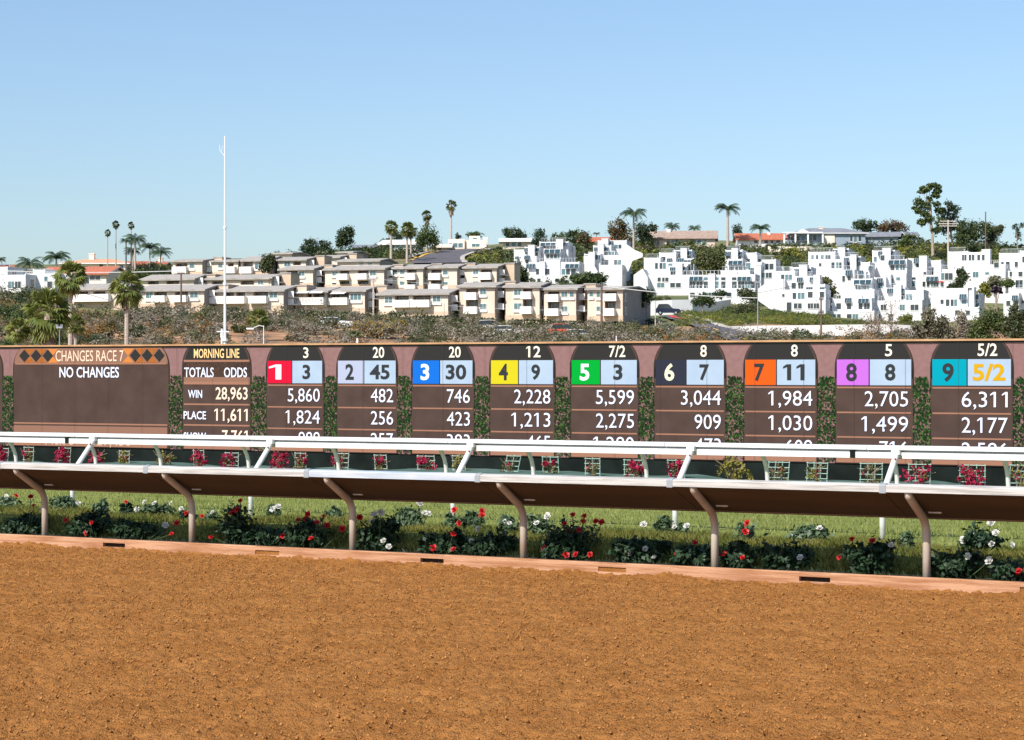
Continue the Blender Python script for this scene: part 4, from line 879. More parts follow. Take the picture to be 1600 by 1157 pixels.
whouse(350, 490, [(1222, 1290, 455, 0), (1264, 1289, 447, 1.2), (1271, 1281, 431, 2), (1240, 1273, 434, 3), (1207, 1242, 426, 5), (1234, 1267, 420, 7), (1248.5, 1261, 415, 6), (1200, 1226, 440, 4), (1222, 1290, 471, -1.2)],
  wy(430, 437, [(1221, 1225), (1227.5, 1232), (1232.5, 1237)])+wy(443, 451, [(1237.5, 1243), (1248, 1254.5)])+wy(457, 465, [(1263, 1269), (1281.5, 1287)])+wy(458.5, 467, [(1239, 1243.5), (1247, 1251.5), (1252, 1256.5)])+wy(475, 482, [(1241, 1246), (1247, 1252), (1263, 1270), (1272, 1279)])+wy(460, 464, [(1222.5, 1225.5)])+[(1230, 1236, 474, 487, 'd')],
  [(1241, 1248.5, 421, 426), (1260.5, 1267, 421, 426), (1246, 1254, 434, 438.5), (1266, 1272.5, 434, 439), (1260.5, 1269, 449, 453.5), (1281.5, 1288, 449, 454)],
  'white house standing on the green ivy bank, with a blank sloping left wing',
  slopes=[([(1184, 470), (1184, 452), (1200, 440), (1224, 436), (1224, 486), (1205, 484)], 2.5, .6)])
whouse(385, 440, [(1263, 1318, 408, 2), (1263, 1305, 396, 6), (1302, 1326, 391, 8), (1309, 1320, 388, 7), (1317, 1345, 403, 4), (1328.5, 1338, 399, 3), (1293, 1330, 424, -1)],
  wy(399, 405, [(1268, 1271), (1275, 1278), (1283, 1286.5), (1290, 1293.5), (1294, 1297.5), (1304, 1309)])+wy(411, 419, [(1299.5, 1303.5), (1307, 1310.5), (1311, 1314.5), (1322, 1327)])+wy(398, 402, [(1320.5, 1325)])+wy(410, 416, [(1338.5, 1343.5)])+wy(412, 416, [(1280, 1283)]),
  [(1302, 1308.5, 391, 396), (1320, 1325.5, 391, 396), (1319, 1326, 403, 408), (1338, 1344, 403, 408)],
  'white house with long window row just below the large blue grey house')
whouse(352, 510, [(1300, 1362, 469, 0), (1314, 1335, 424, 7), (1333, 1363, 438, 3), (1345, 1359, 412, 8), (1340, 1353, 426, 5), (1336, 1366, 455, 1.2), (1296, 1366, 489, -1.5), (1318, 1345, 452, 2)],
  wy(446, 455, [(1337, 1340), (1341, 1344.5), (1346, 1349.5), (1350.5, 1353.5), (1355, 1358)])+wy(432, 440, [(1316.5, 1320)])+wy(432, 438, [(1325, 1329)])+wy(431, 436, [(1342, 1348), (1350.5, 1358)])+wy(475, 483, [(1324, 1329.5), (1307.5, 1313.5), (1342, 1347), (1351, 1358)])+wy(492, 501, [(1302, 1307), (1308, 1313), (1324, 1330), (1333, 1340)])+wy(416, 422, [(1359, 1363)]),
  [(1322, 1331, 422.5, 428), (1342, 1348.5, 423, 428), (1335, 1361, 438, 443), (1321, 1330, 466, 471), (1342, 1357, 467, 472), (1358, 1363.5, 416, 421)],
  'tall white stack of houses just right of the wedged reddish green shrub')
whouse(354, 506, [(1365, 1441, 472, 0), (1414, 1443, 456, 1.4), (1396, 1408, 447, 2.2), (1384, 1414, 452, 3), (1366, 1384, 436, 5), (1380, 1391.5, 430, 5.8), (1388, 1417, 408, 8), (1363, 1398, 394, 11), (1379, 1391.5, 389, 10), (1396, 1416, 430, 6.6)],
  wy(402, 409, [(1366, 1369.5)])+wy(400, 407, [(1376.5, 1381.5), (1393, 1397)])+wy(415, 422, [(1392, 1397), (1400, 1404), (1407, 1410), (1410.5, 1413.5)])+wy(443, 450, [(1373, 1378.5), (1392, 1397)])+wy(434, 438, [(1401, 1406)])+wy(459, 467, [(1408, 1413.5)])+[(1416, 1424, 461, 470, 't')]+wy(477, 484.5, [(1377, 1384), (1406.5, 1413), (1424, 1434)])+wy(492, 501, [(1369, 1375), (1389, 1395)]),
  [(1373, 1381, 393, 398), (1392, 1397.5, 393, 398), (1389, 1414, 407, 412), (1371, 1379, 435, 440), (1391.5, 1397.5, 436, 441), (1391.5, 1396, 431, 434), (1387, 1396, 451, 456), (1408, 1413.5, 452, 457)],
  'big white stack of houses behind the bare saplings, topped by a broad blue skylight')
whouse(374, 462, [(1444, 1496, 432, 1), (1436, 1448, 401, 5), (1419, 1438, 406, 7), (1448, 1470, 409, 8), (1459, 1470.5, 414, 3), (1470, 1495, 423, 3), (1415, 1446, 427, 3), (1430, 1448, 420, 4)],
  wy(412, 420, [(1421, 1425.5), (1432, 1437)])+wy(426, 432, [(1454, 1459.5), (1443.5, 1447)])+wy(428, 437, [(1471, 1475), (1477, 1481.5), (1483, 1488)])+wy(441, 448, [(1442, 1445.5), (1448.5, 1452), (1455, 1458), (1459, 1462), (1463, 1466), (1470, 1474)])+wy(440, 447, [(1425.5, 1429.5), (1418, 1421)])+wy(434, 437, [(1417, 1421), (1425, 1430)]),
  [(1428.5, 1436, 404, 410), (1448.5, 1453, 404, 410), (1450, 1459, 418, 424), (1470.5, 1475, 418, 424), (1448, 1465.5, 433, 438)],
  'white house with a red parasol on its terrace, left of the dark green shrub')
whouse(335, 512, [(1463, 1512, 453, 1), (1511, 1522, 450, .2), (1500, 1529, 461, 1.8), (1460, 1530, 483, -1)],
  wy(469, 475, [(1470, 1474)])+wy(469, 478, [(1478.5, 1483), (1486, 1490), (1491, 1495)])+wy(469, 475, [(1503.5, 1509.5)])+wy(470, 474, [(1523, 1527)])+wy(450.8, 453, [(1512, 1518)])+wy(486, 492, [(1493, 1499), (1510, 1515)]),
  [(1500, 1509.5, 460, 466), (1522.5, 1528.5, 461, 466), (1522.5, 1529, 474, 479)], 'low white house whose lower half is hidden by the brown trees behind the board',
  slopes=[([(1455, 500), (1455, 464), (1468, 454), (1468, 500)], 2, .5)])
whouse(373, 450, [(1515, 1571, 416, 0), (1482, 1512, 395.5, 6), (1512, 1534, 396.5, 5), (1534, 1547, 391, 4.4), (1495, 1530, 428, 2)],
  wy(399, 407, [(1503.5, 1506.3), (1507, 1509.8), (1514, 1517), (1519, 1522), (1527.5, 1531), (1534.7, 1538)])+wy(426, 433, [(1521, 1528)])+wy(426, 429, [(1540, 1545)])+wy(411, 418, [(1554, 1560)]), [],
  'long white house with grey pent roofs at upper right, behind the tall utility pole')
whouse(368, 455, [(1575, 1616, 426, 0), (1561, 1600, 398, 5), (1594, 1620, 394, 4)],
  wy(410, 418, [(1564.5, 1568), (1572, 1577), (1586, 1590), (1605, 1612)])+wy(425.5, 432, [(1578, 1581), (1592, 1597)])+wy(439, 449, [(1588, 1597), (1601, 1612)])+wy(402, 410, [(1598, 1603)]), [],
  'white house at the right edge with a pillared porch beside the clipped round shrub')
whouse(336, 498, [(1568, 1592, 461, 0), (1587, 1618, 455, 1)], wy(471, 478, [(1573, 1578), (1585.5, 1590.5)])+wy(470, 474, [(1597, 1602)]), [(1582, 1590, 462, 467)],
  'lowest white house at the right edge, just over the green tree behind the board')
whouse(345, 470, [(0, 40, 432, 2), (40, 86, 430, 4), (57, 112, 431, 6), (-20, 12, 420, 8), (52, 70, 424, 5)], wy(441, 450, [(14, 22), (24, 32), (48, 56), (75, 81)])+wy(433, 439, [(70, 74)]), [],
  'flat roofed white house at far left behind the round dark shrub', name='white_house', psi=.25)

# grey pent roofs beside utility pole
def house(x0, x1, yr, ye, yb, D, wins, label, wallm, roofm, name, cat='house', depth=9, psi=0.0, hip=False, over=.7, extra=None, chim=()):
    p0 = P(x0, yb, D); u1 = (x1-800)/F; wd = (u1*D-p0.x)/(math.cos(psi)+u1*math.sin(psi)); root = thing(name, p0, label, cat, None, rz=-psi)
    lx = lambda x: (x-x0)/(x1-x0)*wd; lz = lambda y: (yb-y)*D/F
    ze, zr = lz(ye), lz(yr)+.2; ym = depth/2; b = MB(); b.box(0, wd, 0, depth, -2.5, ze, wallm, skip='t')
    if not hip:
        b.face([(0, 0, ze), (0, ym, zr-.1), (0, depth, ze)], wallm); b.face([(wd, 0, ze), (wd, depth, ze), (wd, ym, zr-.1)], wallm)
    b.obj('wall', root); k_ = (zr-ze)/ym; o_ = over
    b = MB()
    if hip:
        A = [(-o_, -o_, ze-.05), (wd+o_, -o_, ze-.05), (wd+o_, depth+o_, ze-.05), (-o_, depth+o_, ze-.05)]; R0, R1 = (min(ym, wd*.3), ym, zr), (wd-min(ym, wd*.3), ym, zr)
        b.face([A[0], A[1], R1, R0], roofm); b.face([A[1], A[2], R1], roofm); b.face([A[2], A[3], R0, R1], roofm); b.face([A[3], A[0], R0], roofm)
        b.box(-o_, wd+o_, -o_, depth+o_, ze-.22, ze-.06, m_wtrim)
    else: b.prism([(-o_, ze-o_*k_), (ym, zr), (depth+o_, ze-o_*k_), (depth+o_, ze+.2-o_*k_), (ym, zr+.2), (-o_, ze+.2-o_*k_)], -o_, wd+o_, roofm, m_wtrim)
    b.obj('roof', root)
    for wv in wins: window(root, lx(wv[0]), lx(wv[1]), lz(wv[3]), lz(wv[2]), -.005, wv[4] if len(wv) > 4 else 'd')
    for a_, b_, yt, cm in chim:
        bb = MB(); bb.box(lx(a_), lx(b_), ym-.9, ym+.3, ze, lz(yt), cm); bb.box(lx(a_)-.08, lx(b_)+.08, ym-.98, ym+.38, lz(yt), lz(yt)+.15, cm); bb.obj('chimney', root)
    return root, lx, lz
DR = 505
house(1013, 1117, 362, 372.5, 386, 498, [(1019, 1024, 376, 384), (1026, 1031, 375, 384), (1041, 1047, 376, 383, 't'), (1048, 1054, 376, 383, 't'), (1055, 1063, 376, 383, 't'), (1081, 1088, 375, 383, 't'), (1089, 1096, 375, 383, 't'), (1097, 1104, 375, 383, 't')], 'long low ranch house with brown grey roof and two chimneys on the ridge', m_tanb, m_broof, 'ranch_house', psi=.1, chim=[(1018, 1023, 359, m_tan), (1041, 1047, 358, m_wtrim)])
house(1154, 1226, 366, 374, 385, 500, [(1178, 1184, 376, 381), (1194, 1200, 375, 381), (1204, 1208, 375, 381), (1213, 1219, 375, 380)], 'low house with a red tiled roof behind a small palm on the ridge', m_wtrim, m_tile, 'red_tiled_house', depth=7, chim=[(1201, 1206, 363, m_wtrim)])
r_, lx, lz = house(1238, 1352, 356, 364, 382, 500, [(1232+3, 1240, 369, 376), (1243, 1250, 368, 377), (1252, 1258, 367, 377, 't'), (1263, 1269, 367, 377, 't'), (1270, 1276, 366, 377), (1320, 1325, 367, 370, 't'), (1328, 1332, 367, 378), (1334, 1339, 366, 379, 't'), (1341, 1346, 367, 378)], 'large blue grey house with white gabled porch and stone chimney on the ridge', m_grey, m_groof, 'blue_grey_house', hip=True, chim=[(1283, 1290, 354, m_tan)])
bb = MB(); bb.prismy([(lx(1240), lz(366)), (lx(1266), lz(366)), (lx(1253), lz(358.5))], -1.6, 3, m_wtrim); bb.obj('porch_gable', r_)
for x in (1223, 1240.5, 1260, 1283):
    bb = MB(); bb.box(lx(x), lx(x)+.35, -1.5, -1.15, -.6, lz(365.5), m_wtrim); bb.obj('porch_column', r_)
bb = MB(); bb.box(lx(1222), lx(1284), -1.7, -.9, lz(365.6), lz(365.6)+.3, m_wtrim); bb.obj('porch_beam', r_)
bb = MB(); bb.box(lx(1288), lx(1304), -.25, -.02, 0, lz(367), m_cream2); bb.obj('garage_front', r_)
house(1353, 1403, 364, 370, 382, 506, [(1356, 1362, 373, 377, 't'), (1390, 1394, 372, 378)], 'blue grey low house with dark slanting roof right of the large porch house', m_grey, m_groof, 'blue_grey_cottage', depth=8, psi=.2)
house(1418, 1432, 364, 368, 376, 506, [(1420, 1424, 370, 374)], 'tiny grey gable just visible left of the tall gum tree', m_grey, m_groof, 'grey_cottage', depth=6)
house(906, 958, 372, 377.5, 386, 498, [(915, 921, 379, 383)], 'dark red roof half hidden behind the second white group and green shrubs', m_shadewall, m_tile, 'red_roofed_house', depth=7)
house(786, 832, 374, 377, 388, 500, [(790, 796, 379, 386), (799, 806, 379, 386, 't'), (809, 815, 379, 386)], 'flat white roofed house at the skyline with windows under its eaves', m_tan, m_wtrim, 'flat_roofed_house', depth=6, over=1)
house(596, 649, 376, 382, 396, 490, [(600, 606, 384, 390), (612, 617, 383, 391, 't')], 'pale green grey house with a white roof edge behind the two fan palms', mat('sage_wall', (.50, .54, .48), .8), m_wtrim, 'sage_house', psi=.15, chim=[(647, 651, 375, m_tan)])
house(678, 702, 383, 386.5, 394, 492, [(684, 690, 388, 391)], 'small tan house at the top of the uphill road', m_band, m_tan, 'small_tan_house', depth=6)
house(552, 592, 384, 387, 398, 495, [(565, 573, 389, 394)], 'low grey roof between the rounded tree and the sage house', m_grey, m_groof, 'low_grey_house', depth=7)
# modern cream house
r_ = thing('modern_cream_house', P(735, 392, 495), 'modern cream house of flat boxes with an arched opening at the top of the road', 'house')
for x0, x1, yt, dd in ((700, 726, 374, 0), (727, 757, 376, .6), (733, 750, 369, 3), (755, 762, 371, 4), (750, 760, 379, -1)):
    A, B_ = P(x0, yt, 495+dd)-r_.location, P(x1, yt, 495+dd)-r_.location; bb = MB(); bb.box(A.x, B_.x, A.y, A.y+7, -4, A.z, m_cream2); bb.obj('wall', r_, world=False)
for x0, x1, y0, y1, dd in ((701, 707, 380, 387, 0), (708, 715, 380, 387, 0), (716, 723, 380, 387, 0), (738, 746, 371.5, 374, 3), (737, 750, 381, 386, .6)):
    A, B_ = P(x0, y1, 495+dd)-r_.location, P(x1, y0, 495+dd)-r_.location; window(r_, A.x, B_.x, A.z, B_.z, A.y-.005, 't')
# left: cream house with tiled roof, red roof house, edge house
r_, lx, lz = house(99, 198, 404, 411, 436, 420, [(120, 126, 414, 420, 'd', 1), (136, 138, 416, 419), (155, 161, 413, 420, 'd', 1), (186, 193, 414, 421)], 'large cream villa with salmon tiled roof, white chimney and arched windows on the left skyline', m_cream2, mat('salmon_tile', (.62, .24, .13), .85, (.74, .34, .2), 1.2), 'cream_villa', hip=True, depth=12, chim=[(131, 139, 395, m_cream2)])
for xa in (123, 158):
    bb = MB(); pts = [(lx(xa)+math.cos(q*math.pi/8)*.42, lz(413.7)+math.sin(q*math.pi/8)*.42) for q in range(9)]; bb.prismy(pts, -.08, -.01, m_glass); bb.obj('arched_pane', r_)
house(64, 166, 419, 429, 446, 372, [(72, 80, 432, 438), (140, 158, 432, 439, 'd')], 'house with a long bright red tiled roof below the cream villa', m_cream2, m_tile, 'red_roofed_villa', depth=9, psi=.22)
house(-22, 24, 413.5, 421, 440, 392, [(-10, -2, 424, 432), (12, 20, 424, 432)], 'cream house with an orange tiled roof cut by the left edge', m_cream2, m_tile, 'orange_roofed_house', hip=True)
house(200, 226, 410, 413, 430, 425, [(206, 211, 416, 421)], 'pink walled house among the cluster of thin palms', mat('pink_stucco', (.66, .36, .28), .9), m_tile, 'pink_house', depth=7)
house(240, 256, 411, 413, 425, 430, [], 'small house with a fat cream chimney under the rightmost feather palm of the left group', m_cream2, m_tile, 'chimney_house', depth=6, chim=[(245, 251, 403, m_cream2)])

# ================================================================ WALLS, ROADS
def wallrun(name, pts, h, th_, m, label, cat='wall', tops=None):
    """pts: photo (x, D) along the wall, top at height h above ground."""
    q = [onhill(x, D) for x, D in pts]; r_ = thing(name, q[0], label, cat)
    if tops: h = [max(.3, P(x, y, D).z-g_.z) for (x, D), y, g_ in zip(pts, tops, q)]
    for i in range(len(q)-1):
        a_, c_ = q[i]-q[0], q[i+1]-q[0]; b = MB(); d = (c_-a_); nrm = Vector((-d.y, d.x, 0)).normalized()*th_; ha = h[i] if hasattr(h, '__len__') else h; hc = h[i+1] if hasattr(h, '__len__') else h
        V = [a_+Vector((0, 0, -1.5)), c_+Vector((0, 0, -1.5)), c_+Vector((0, 0, hc)), a_+Vector((0, 0, ha))]; U = [p+nrm for p in V]
        b.face(V, m); b.face(U[::-1], m); b.face([V[3], V[2], U[2], U[3]], m); b.face([V[0], V[3], U[3], U[0]], m); b.face([V[1], U[1], U[2], V[2]], m); b.obj('wall_section', r_, world=False)
    return r_
wallrun('retaining_wall', [(1008, 346), (1050, 346), (1082, 347), (1112, 352), (1142, 362)], [2.3, 2.3, 2.2, 1.7, 1.3], .4, m_wstucco, 'white retaining wall behind the parked dark car')
wallrun('boundary_wall', [(1136, 300), (1160, 294), (1200, 291.5), (1260, 291), (1330, 291), (1390, 291), (1430, 292)], 0, .3, m_wallp, 'long white boundary wall below the ivy bank and just above the board', tops=(512, 510, 509, 508.5, 507.5, 507, 509))
wallrun('terrace_wall', [(1200, 488), (1236, 486), (1262, 487), (1290, 490)], [1.2, 1.5, 1.5, 1.0], .4, m_cream2, 'low beige terrace wall under the large blue grey house')
wallrun('garden_fence', [(993, 492), (1013, 492)], 1.1, .1, m_tan, 'short pale fence left of the ranch house', 'fence')
m_asph = mat('asphalt', (.075, .07, .08), .9, (.11, .10, .11), .6); m_walk = mat('concrete_walk', (.36, .33, .29), .9, (.44, .40, .36), .5)
m_yline = mat('yellow_paint', (.65, .38, .05), .7); m_redk = mat('red_kerb_paint', (.5, .07, .05), .7)
def roadstrip(name, L, R, m, dz=.12, n=10, kind='structure'):
    def samp(pl, k_):
        f_ = k_*(len(pl)-1); i = min(int(f_), len(pl)-2); f_ -= i; return (pl[i][0]*(1-f_)+pl[i+1][0]*f_, pl[i][1]*(1-f_)+pl[i+1][1]*f_)
    b = MB(); pl = [(G(*samp(L, k_/n)), G(*samp(R, k_/n))) for k_ in range(n+1)]
    for i in range(n):
        q = [pl[i][0], pl[i][1], pl[i+1][1], pl[i+1][0]]
        b.face([p+Vector((0, 0, dz)) for p in q], m)
    o = b.obj(name); o['kind'] = kind; return o
upL = [(640, 414), (652, 407), (668, 400.5), (690, 395.5), (712, 392.5)]; upR = [(722, 414), (718, 407), (722, 402), (742, 397), (762, 393.5)]
roadstrip('uphill_road', upL, upR, m_asph, .5)
roadstrip('uphill_pavement', upR, [(731, 414), (725, 407), (729, 402), (748, 397.1), (767, 393.6)], m_walk, .55)
roadstrip('uphill_kerb', [(632, 405), (648, 401), (668, 397)], [(640, 406.5), (652, 402.5), (672, 398)], m_walk, .55, 4)
roadstrip('centre_line', [(640, 410.5), (660, 402.5), (684, 396.2)], [(645, 410.8), (664, 402.8), (687, 396.4)], m_yline, .56)
dnL = [(1034, 497), (1055, 504), (1090, 517), (1130, 532), (1160, 545)]; dnR = [(1062, 496), (1085, 501.5), (1120, 512), (1170, 526), (1215, 540)]
roadstrip('downhill_road', dnL, dnR, m_asph, .42, 14)
roadstrip('downhill_pavement', dnR, [(1066, 494.8), (1091, 500.3), (1127, 510), (1175, 523.6), (1221, 537.5)], m_walk, .46, 14)
roadstrip('yellow_line', [(1068, 502.5), (1110, 518), (1150, 532), (1172, 540)], [(1070, 502.3), (1112, 517.6), (1153, 531.6), (1176, 539.6)], m_yline, .47, 8)
roadstrip('red_kerb', [(1044, 498.5), (1065, 504)], [(1047, 497), (1068, 502.4)], m_redk, .5, 3)

# ================================================================ VEHICLES
def car(loc, rz, colr, label, L=4.5, suv=True, name='parked_car', cat='car'):
    root = thing(name, loc, label, cat, None, rz=rz); Wd = 1.75; z = .35; T = 1.65 if suv else 1.42
    body = mat('car_paint_'+colr[0], colr[1], .25)
    pr = [(-L/2, .35), (L/2, .35), (L/2+.02, .75), (L/2-.25, .92), (L*.18, 1.0), (-L/2+.1, 1.02), (-L/2-.02, .7)]
    b = MB(); b.prismy(pr, -Wd/2, Wd/2, body); b.obj('body', root)
    b = MB(); c_ = [(L*.20, .99), (L*.04, T-.04), (-L*.10, T), (-L*.38, T-.06), (-L*.46, 1.0)]; b.prismy(c_, -Wd/2+.12, Wd/2-.12, m_glass); b.obj('cabin', root)
    b = MB(); b.prismy([(L*.03, T-.05), (-L*.10, T+.01), (-L*.38, T-.05), (-L*.38, T+.02), (-L*.10, T+.06), (L*.03, T+.0)], -Wd/2+.1, Wd/2-.1, body); b.obj('car_roof', root)
    for sx_ in (-1, 1):
        for sy in (-1, 1):
            b = MB(); b.tube([(sx_*L*.31, sy*(Wd/2-.2), .33), (sx_*L*.31, sy*(Wd/2+.02), .33)], .33, m_black, 14); wh = b.obj('wheel', root); b = MB(); b.tube([(sx_*L*.31, sy*(Wd/2+.02), .33), (sx_*L*.31, sy*(Wd/2+.035), .33)], .18, m_clamp, 10); b.obj('rim', wh)
        b = MB(); b.box(sx_*L/2-(.0 if sx_ < 0 else .06), sx_*L/2+(.06 if sx_ > 0 else .0), -.75, -.45, .68, .82, m_frame if sx_ > 0 else m_redk); b.obj('headlight' if sx_ > 0 else 'taillight', root)
    return root
car(G(1044, 496.5)+Vector((0, 0, .45)), -.1, ('navy', (.012, .016, .04)), 'dark blue car parked in front of the white retaining wall', 3.0*1.3)
car(onhill(884, 278)+Vector((0, 0, .1)), .1, ('red', (.60, .10, .06)), 'red car half hidden in the grey brush below the two storey tan houses')
car(onhill(908, 268)+Vector((0, 0, .0)), .1, ('white', (.75, .75, .75)), 'white car low in the brush right of the red car', suv=False)
car(onhill(770, 282)+Vector((0, 0, .1)), .1, ('white', (.75, .75, .75)), 'white van roof showing over the brush below the first two storey house')
car(onhill(796, 276)+Vector((0, 0, .0)), .05, ('white', (.75, .75, .75)), 'white car right next to the white van in the brush', suv=False)
car(onhill(527, 286)+Vector((0, 0, .0)), 0, ('white', (.75, .75, .75)), 'white car in the brush under the awninged tan houses', suv=False)

# parasols
def parasol(x, y, D, r, m, label):
    p = P(x, y, D); root = thing('parasol', p, label, 'parasol'); b = MB(); n = 8
    ring = [(r*math.cos(6.283*q/n), r*math.sin(6.283*q/n), 0) for q in range(n)]
    for q in range(n): b.face([ring[q], ring[(q+1) % n], (0, 0, r*.42)], m); b.face([ring[(q+1) % n], ring[q], (0, 0, r*.40)], m)
    b.obj('canopy', root, world=False); b = MB(); b.tube([(0, 0, -2.4), (0, 0, r*.4)], .04, m_wtrim, 6); b.obj('pole', root, world=False)
parasol(501, 441, 366, 1.35, m_cream2, 'cream parasol on the terrace between two tan houses')
parasol(1470.5, 441.5, 372, .75, m_redk, 'small red parasol on the white house terrace')

# ================================================================ POLES
m_wood = mat('creosote_wood', (.10, .065, .05), .9, (.16, .11, .09), 2, stretch=(4, 4, .6)); m_woodl = mat('grey_wood_pole', (.42, .36, .31), .9, (.52, .46, .40), 2)
m_steel = mat('white_steel', (.74, .77, .80), .4); m_wire = mat('cable', (.55, .56, .56), .6)
def pole(x, yt, yb_, D, r, m, label, arms=(), name='utility_pole', cat='pole', extra=None, r1=None, gr=None):
    p = P(x, yb_, D); h_ = (yb_-yt)*D/F; root = thing(name, p, label, cat, gr)
    b = MB(); b.tube([(0, 0, -3), (0, 0, h_)], r, m, 8, r1 or r*.7); b.obj('shaft', root, world=False)
    for dy, hw in arms:
        z_ = h_-dy*D/F; b = MB(); b.box(-hw, hw, -.16, -.04, z_-.08, z_+.08, m); b.obj('crossarm', root, world=False)
        for q in (-.9, -.5, .5, .9):
            b = MB(); b.tube([(q*hw, -.1, z_+.08), (q*hw, -.1, z_+.28)], .05, m_clamp, 5); b.obj('insulator', root, world=False)
    return root, h_
mast, mh = pole(351.5, 213, 543, 112, .085, m_steel, 'tall white mast rising far above the skyline from behind the board', name='radio_mast', cat='mast', r1=.035)
b = MB(); b.tube([(-.0, 0, mh-1.05), (-.26, 0, mh-.75)], .018, m_steel, 5); b.tube([(-.26, 0, mh-.75), (-.28, 0, mh-.45)], .012, m_steel, 5); b.tube([(-.2, 0, mh-.8), (-.1, 0, mh-.5)], .012, m_steel, 5); b.obj('antenna', mast, world=False)
for k_, r_ in ((.32, .16), (3.2, .1), (6.1, .09)):
    b = MB(); b.tube([(0, 0, k_), (0, 0, k_+.12)], r_, m_steel, 10); b.obj('collar', mast, world=False)
b = MB(); b.box(-.42, .2, -.05, .05, .78, .84, m_steel); b.tube([(-.16, 0, -.5), (-.16, 0, .95)], .05, m_steel, 8); b.tube([(-.16, 0, .5), (-.16, 0, .75)], .075, m_frame, 8); b.obj('signal_bracket', mast, world=False)
pl1, _ = pole(283, 426, 484, 300, .16, m_wood, 'short dark pole with cross head before the tan house left of the mast', name='lamp_pole', arms=[(1.5, .5)])
pole(583.5, 434, 502, 303, .15, m_woodl, 'pale utility pole between the awninged tan houses and the wide low one', arms=[(2, .7), (6, .4)])
pole(940, 445, 511, 299, .2, m_wood, 'dark utility pole in front of the rightmost tan house', arms=[(1.2, .6)])
pole(694, 474, 505, 301, .07, m_woodl, 'thin tan pole at the corner of the hedge below the wide low tan house')
pole(681, 513, 540, 268, .06, m_woodl, 'thin sign post in the brush below the wide low tan house')
pole(1024, 470, 522, 300, .09, m_woodl, 'slim pale pole in the agaves left of the dark parked car')
pole(1184, 441, 535, 290, .08, m_clamp, 'pale street lamp post right of the long low white block', name='street_lamp', arms=[(.5, .45)])
pole(1283, 466, 540, 285, .15, m_wood, 'dark utility pole in front of the ivy bank house', arms=[(2, .3), (22, .35), (26, .3)])
pole(1418.5, 512, 540, 250, .06, m_wood, 'thin short post behind the board below the big white stack')
pole(1481.5, 344, 410, 420, .22, m_woodl, 'tall wooden utility pole with three cross arms beside the gum trees', arms=[(2, 1.6), (6, 1.9), (9.5, 1.7)])
pole(1540, 331, 372, 470, .17, m_wood, 'bare dark pole standing out of the dense ridge trees')
lp, lh = pole(412, 509, 545, 240, .06, m_steel, 'white lamp post with a drooping arm at its left under the long tan house', name='street_lamp')
b = MB(); b.tube([(0, 0, lh-.1), (-.5, 0, lh), (-1.1, 0, lh-.25)], .04, m_steel, 6); b.box(-1.9, -1.1, -.12, .12, lh-.42, lh-.26, m_frame); b.obj('lamp_arm', lp, world=False)
pole(558.5, 529, 545, 200, .09, m_frame, 'short white post standing just behind the board below the yellow flowering shrub', name='marker_post', r1=.09)
pole(963, 525, 545, 200, .06, m_frame, 'short white stake behind the board between the green and yellow odds tiles', name='marker_post')
sp_, sh = pole(93, 510, 543, 200, .05, m_clamp, 'short white post with a small cross plate between two palms at left', name='marker_post', arms=[(2, .3)])
pole(181, 460, 461, 310, .05, m_wood, 'stub pole beside the front row house at left')if False else None
def cable(p0, p1, sag, r, label, m=m_wire):
    b = MB(); n = 14; pts = [p0.lerp(p1, i/n)+Vector((0, 0, -sag*4*(i/n)*(1-i/n))) for i in range(n+1)]; b.tube(pts, r, m, 5)
    o = b.obj('overhead_cable'); tag(o, label, 'cable')
cable(P(-60, 421, 320), P(283, 423.5, 300), .35, .055, 'pale overhead cable from the left edge to the dark lamp pole')
cable(P(940, 447, 299), P(1184, 466, 290), .3, .055, 'pale overhead cable from the dark utility pole to the street lamp')
cable(P(1184, 458, 290), P(1262, 441, 345), .1, .03, 'thin dark cable rising from the street lamp to the ivy bank house', m_wood)
cable(P(583.5, 436, 303), P(940, 449, 299), .5, .02, 'thin cable between the two utility poles in front of the tan houses')
cable(P(583.5, 467, 303), P(940, 485, 299), .5, .018, 'lower thin cable crossing the fronts of the two storey tan houses')

# ================================================================ TREES
G1 = leafm('dark_green_leaf', (.030, .052, .020), (.060, .085, .034), .5); G2 = leafm('mid_green_leaf', (.055, .09, .022), (.12, .155, .04), .4)
G3 = leafm('yellow_green_leaf_tree', (.16, .18, .03), (.28, .26, .05), .4); G4 = leafm('olive_leaf', (.075, .085, .035), (.14, .14, .06), .4)
G5 = leafm('reddish_brown_leaf', (.11, .055, .03), (.17, .10, .05), .4); G6 = leafm('grey_brown_brush', (.15, .135, .09), (.26, .235, .17), .5); G7 = leafm('blue_green_leaf', (.04, .075, .055), (.09, .13, .09), .4)
G8 = leafm('yellow_blossom_leaf', (.42, .24, .02), (.30, .22, .05), .6); G9 = leafm('orange_brown_brush', (.32, .13, .03), (.24, .17, .06), .5); G10 = leafm('pink_grey_brush', (.23, .195, .15), (.34, .30, .235), .5)
m_bark = mat('grey_bark', (.20, .15, .12), .9, (.32, .26, .21), 1.5); m_pbark = mat('pale_bark', (.42, .34, .27), .85, (.26, .21, .16), 1.2)
seed = [1000]
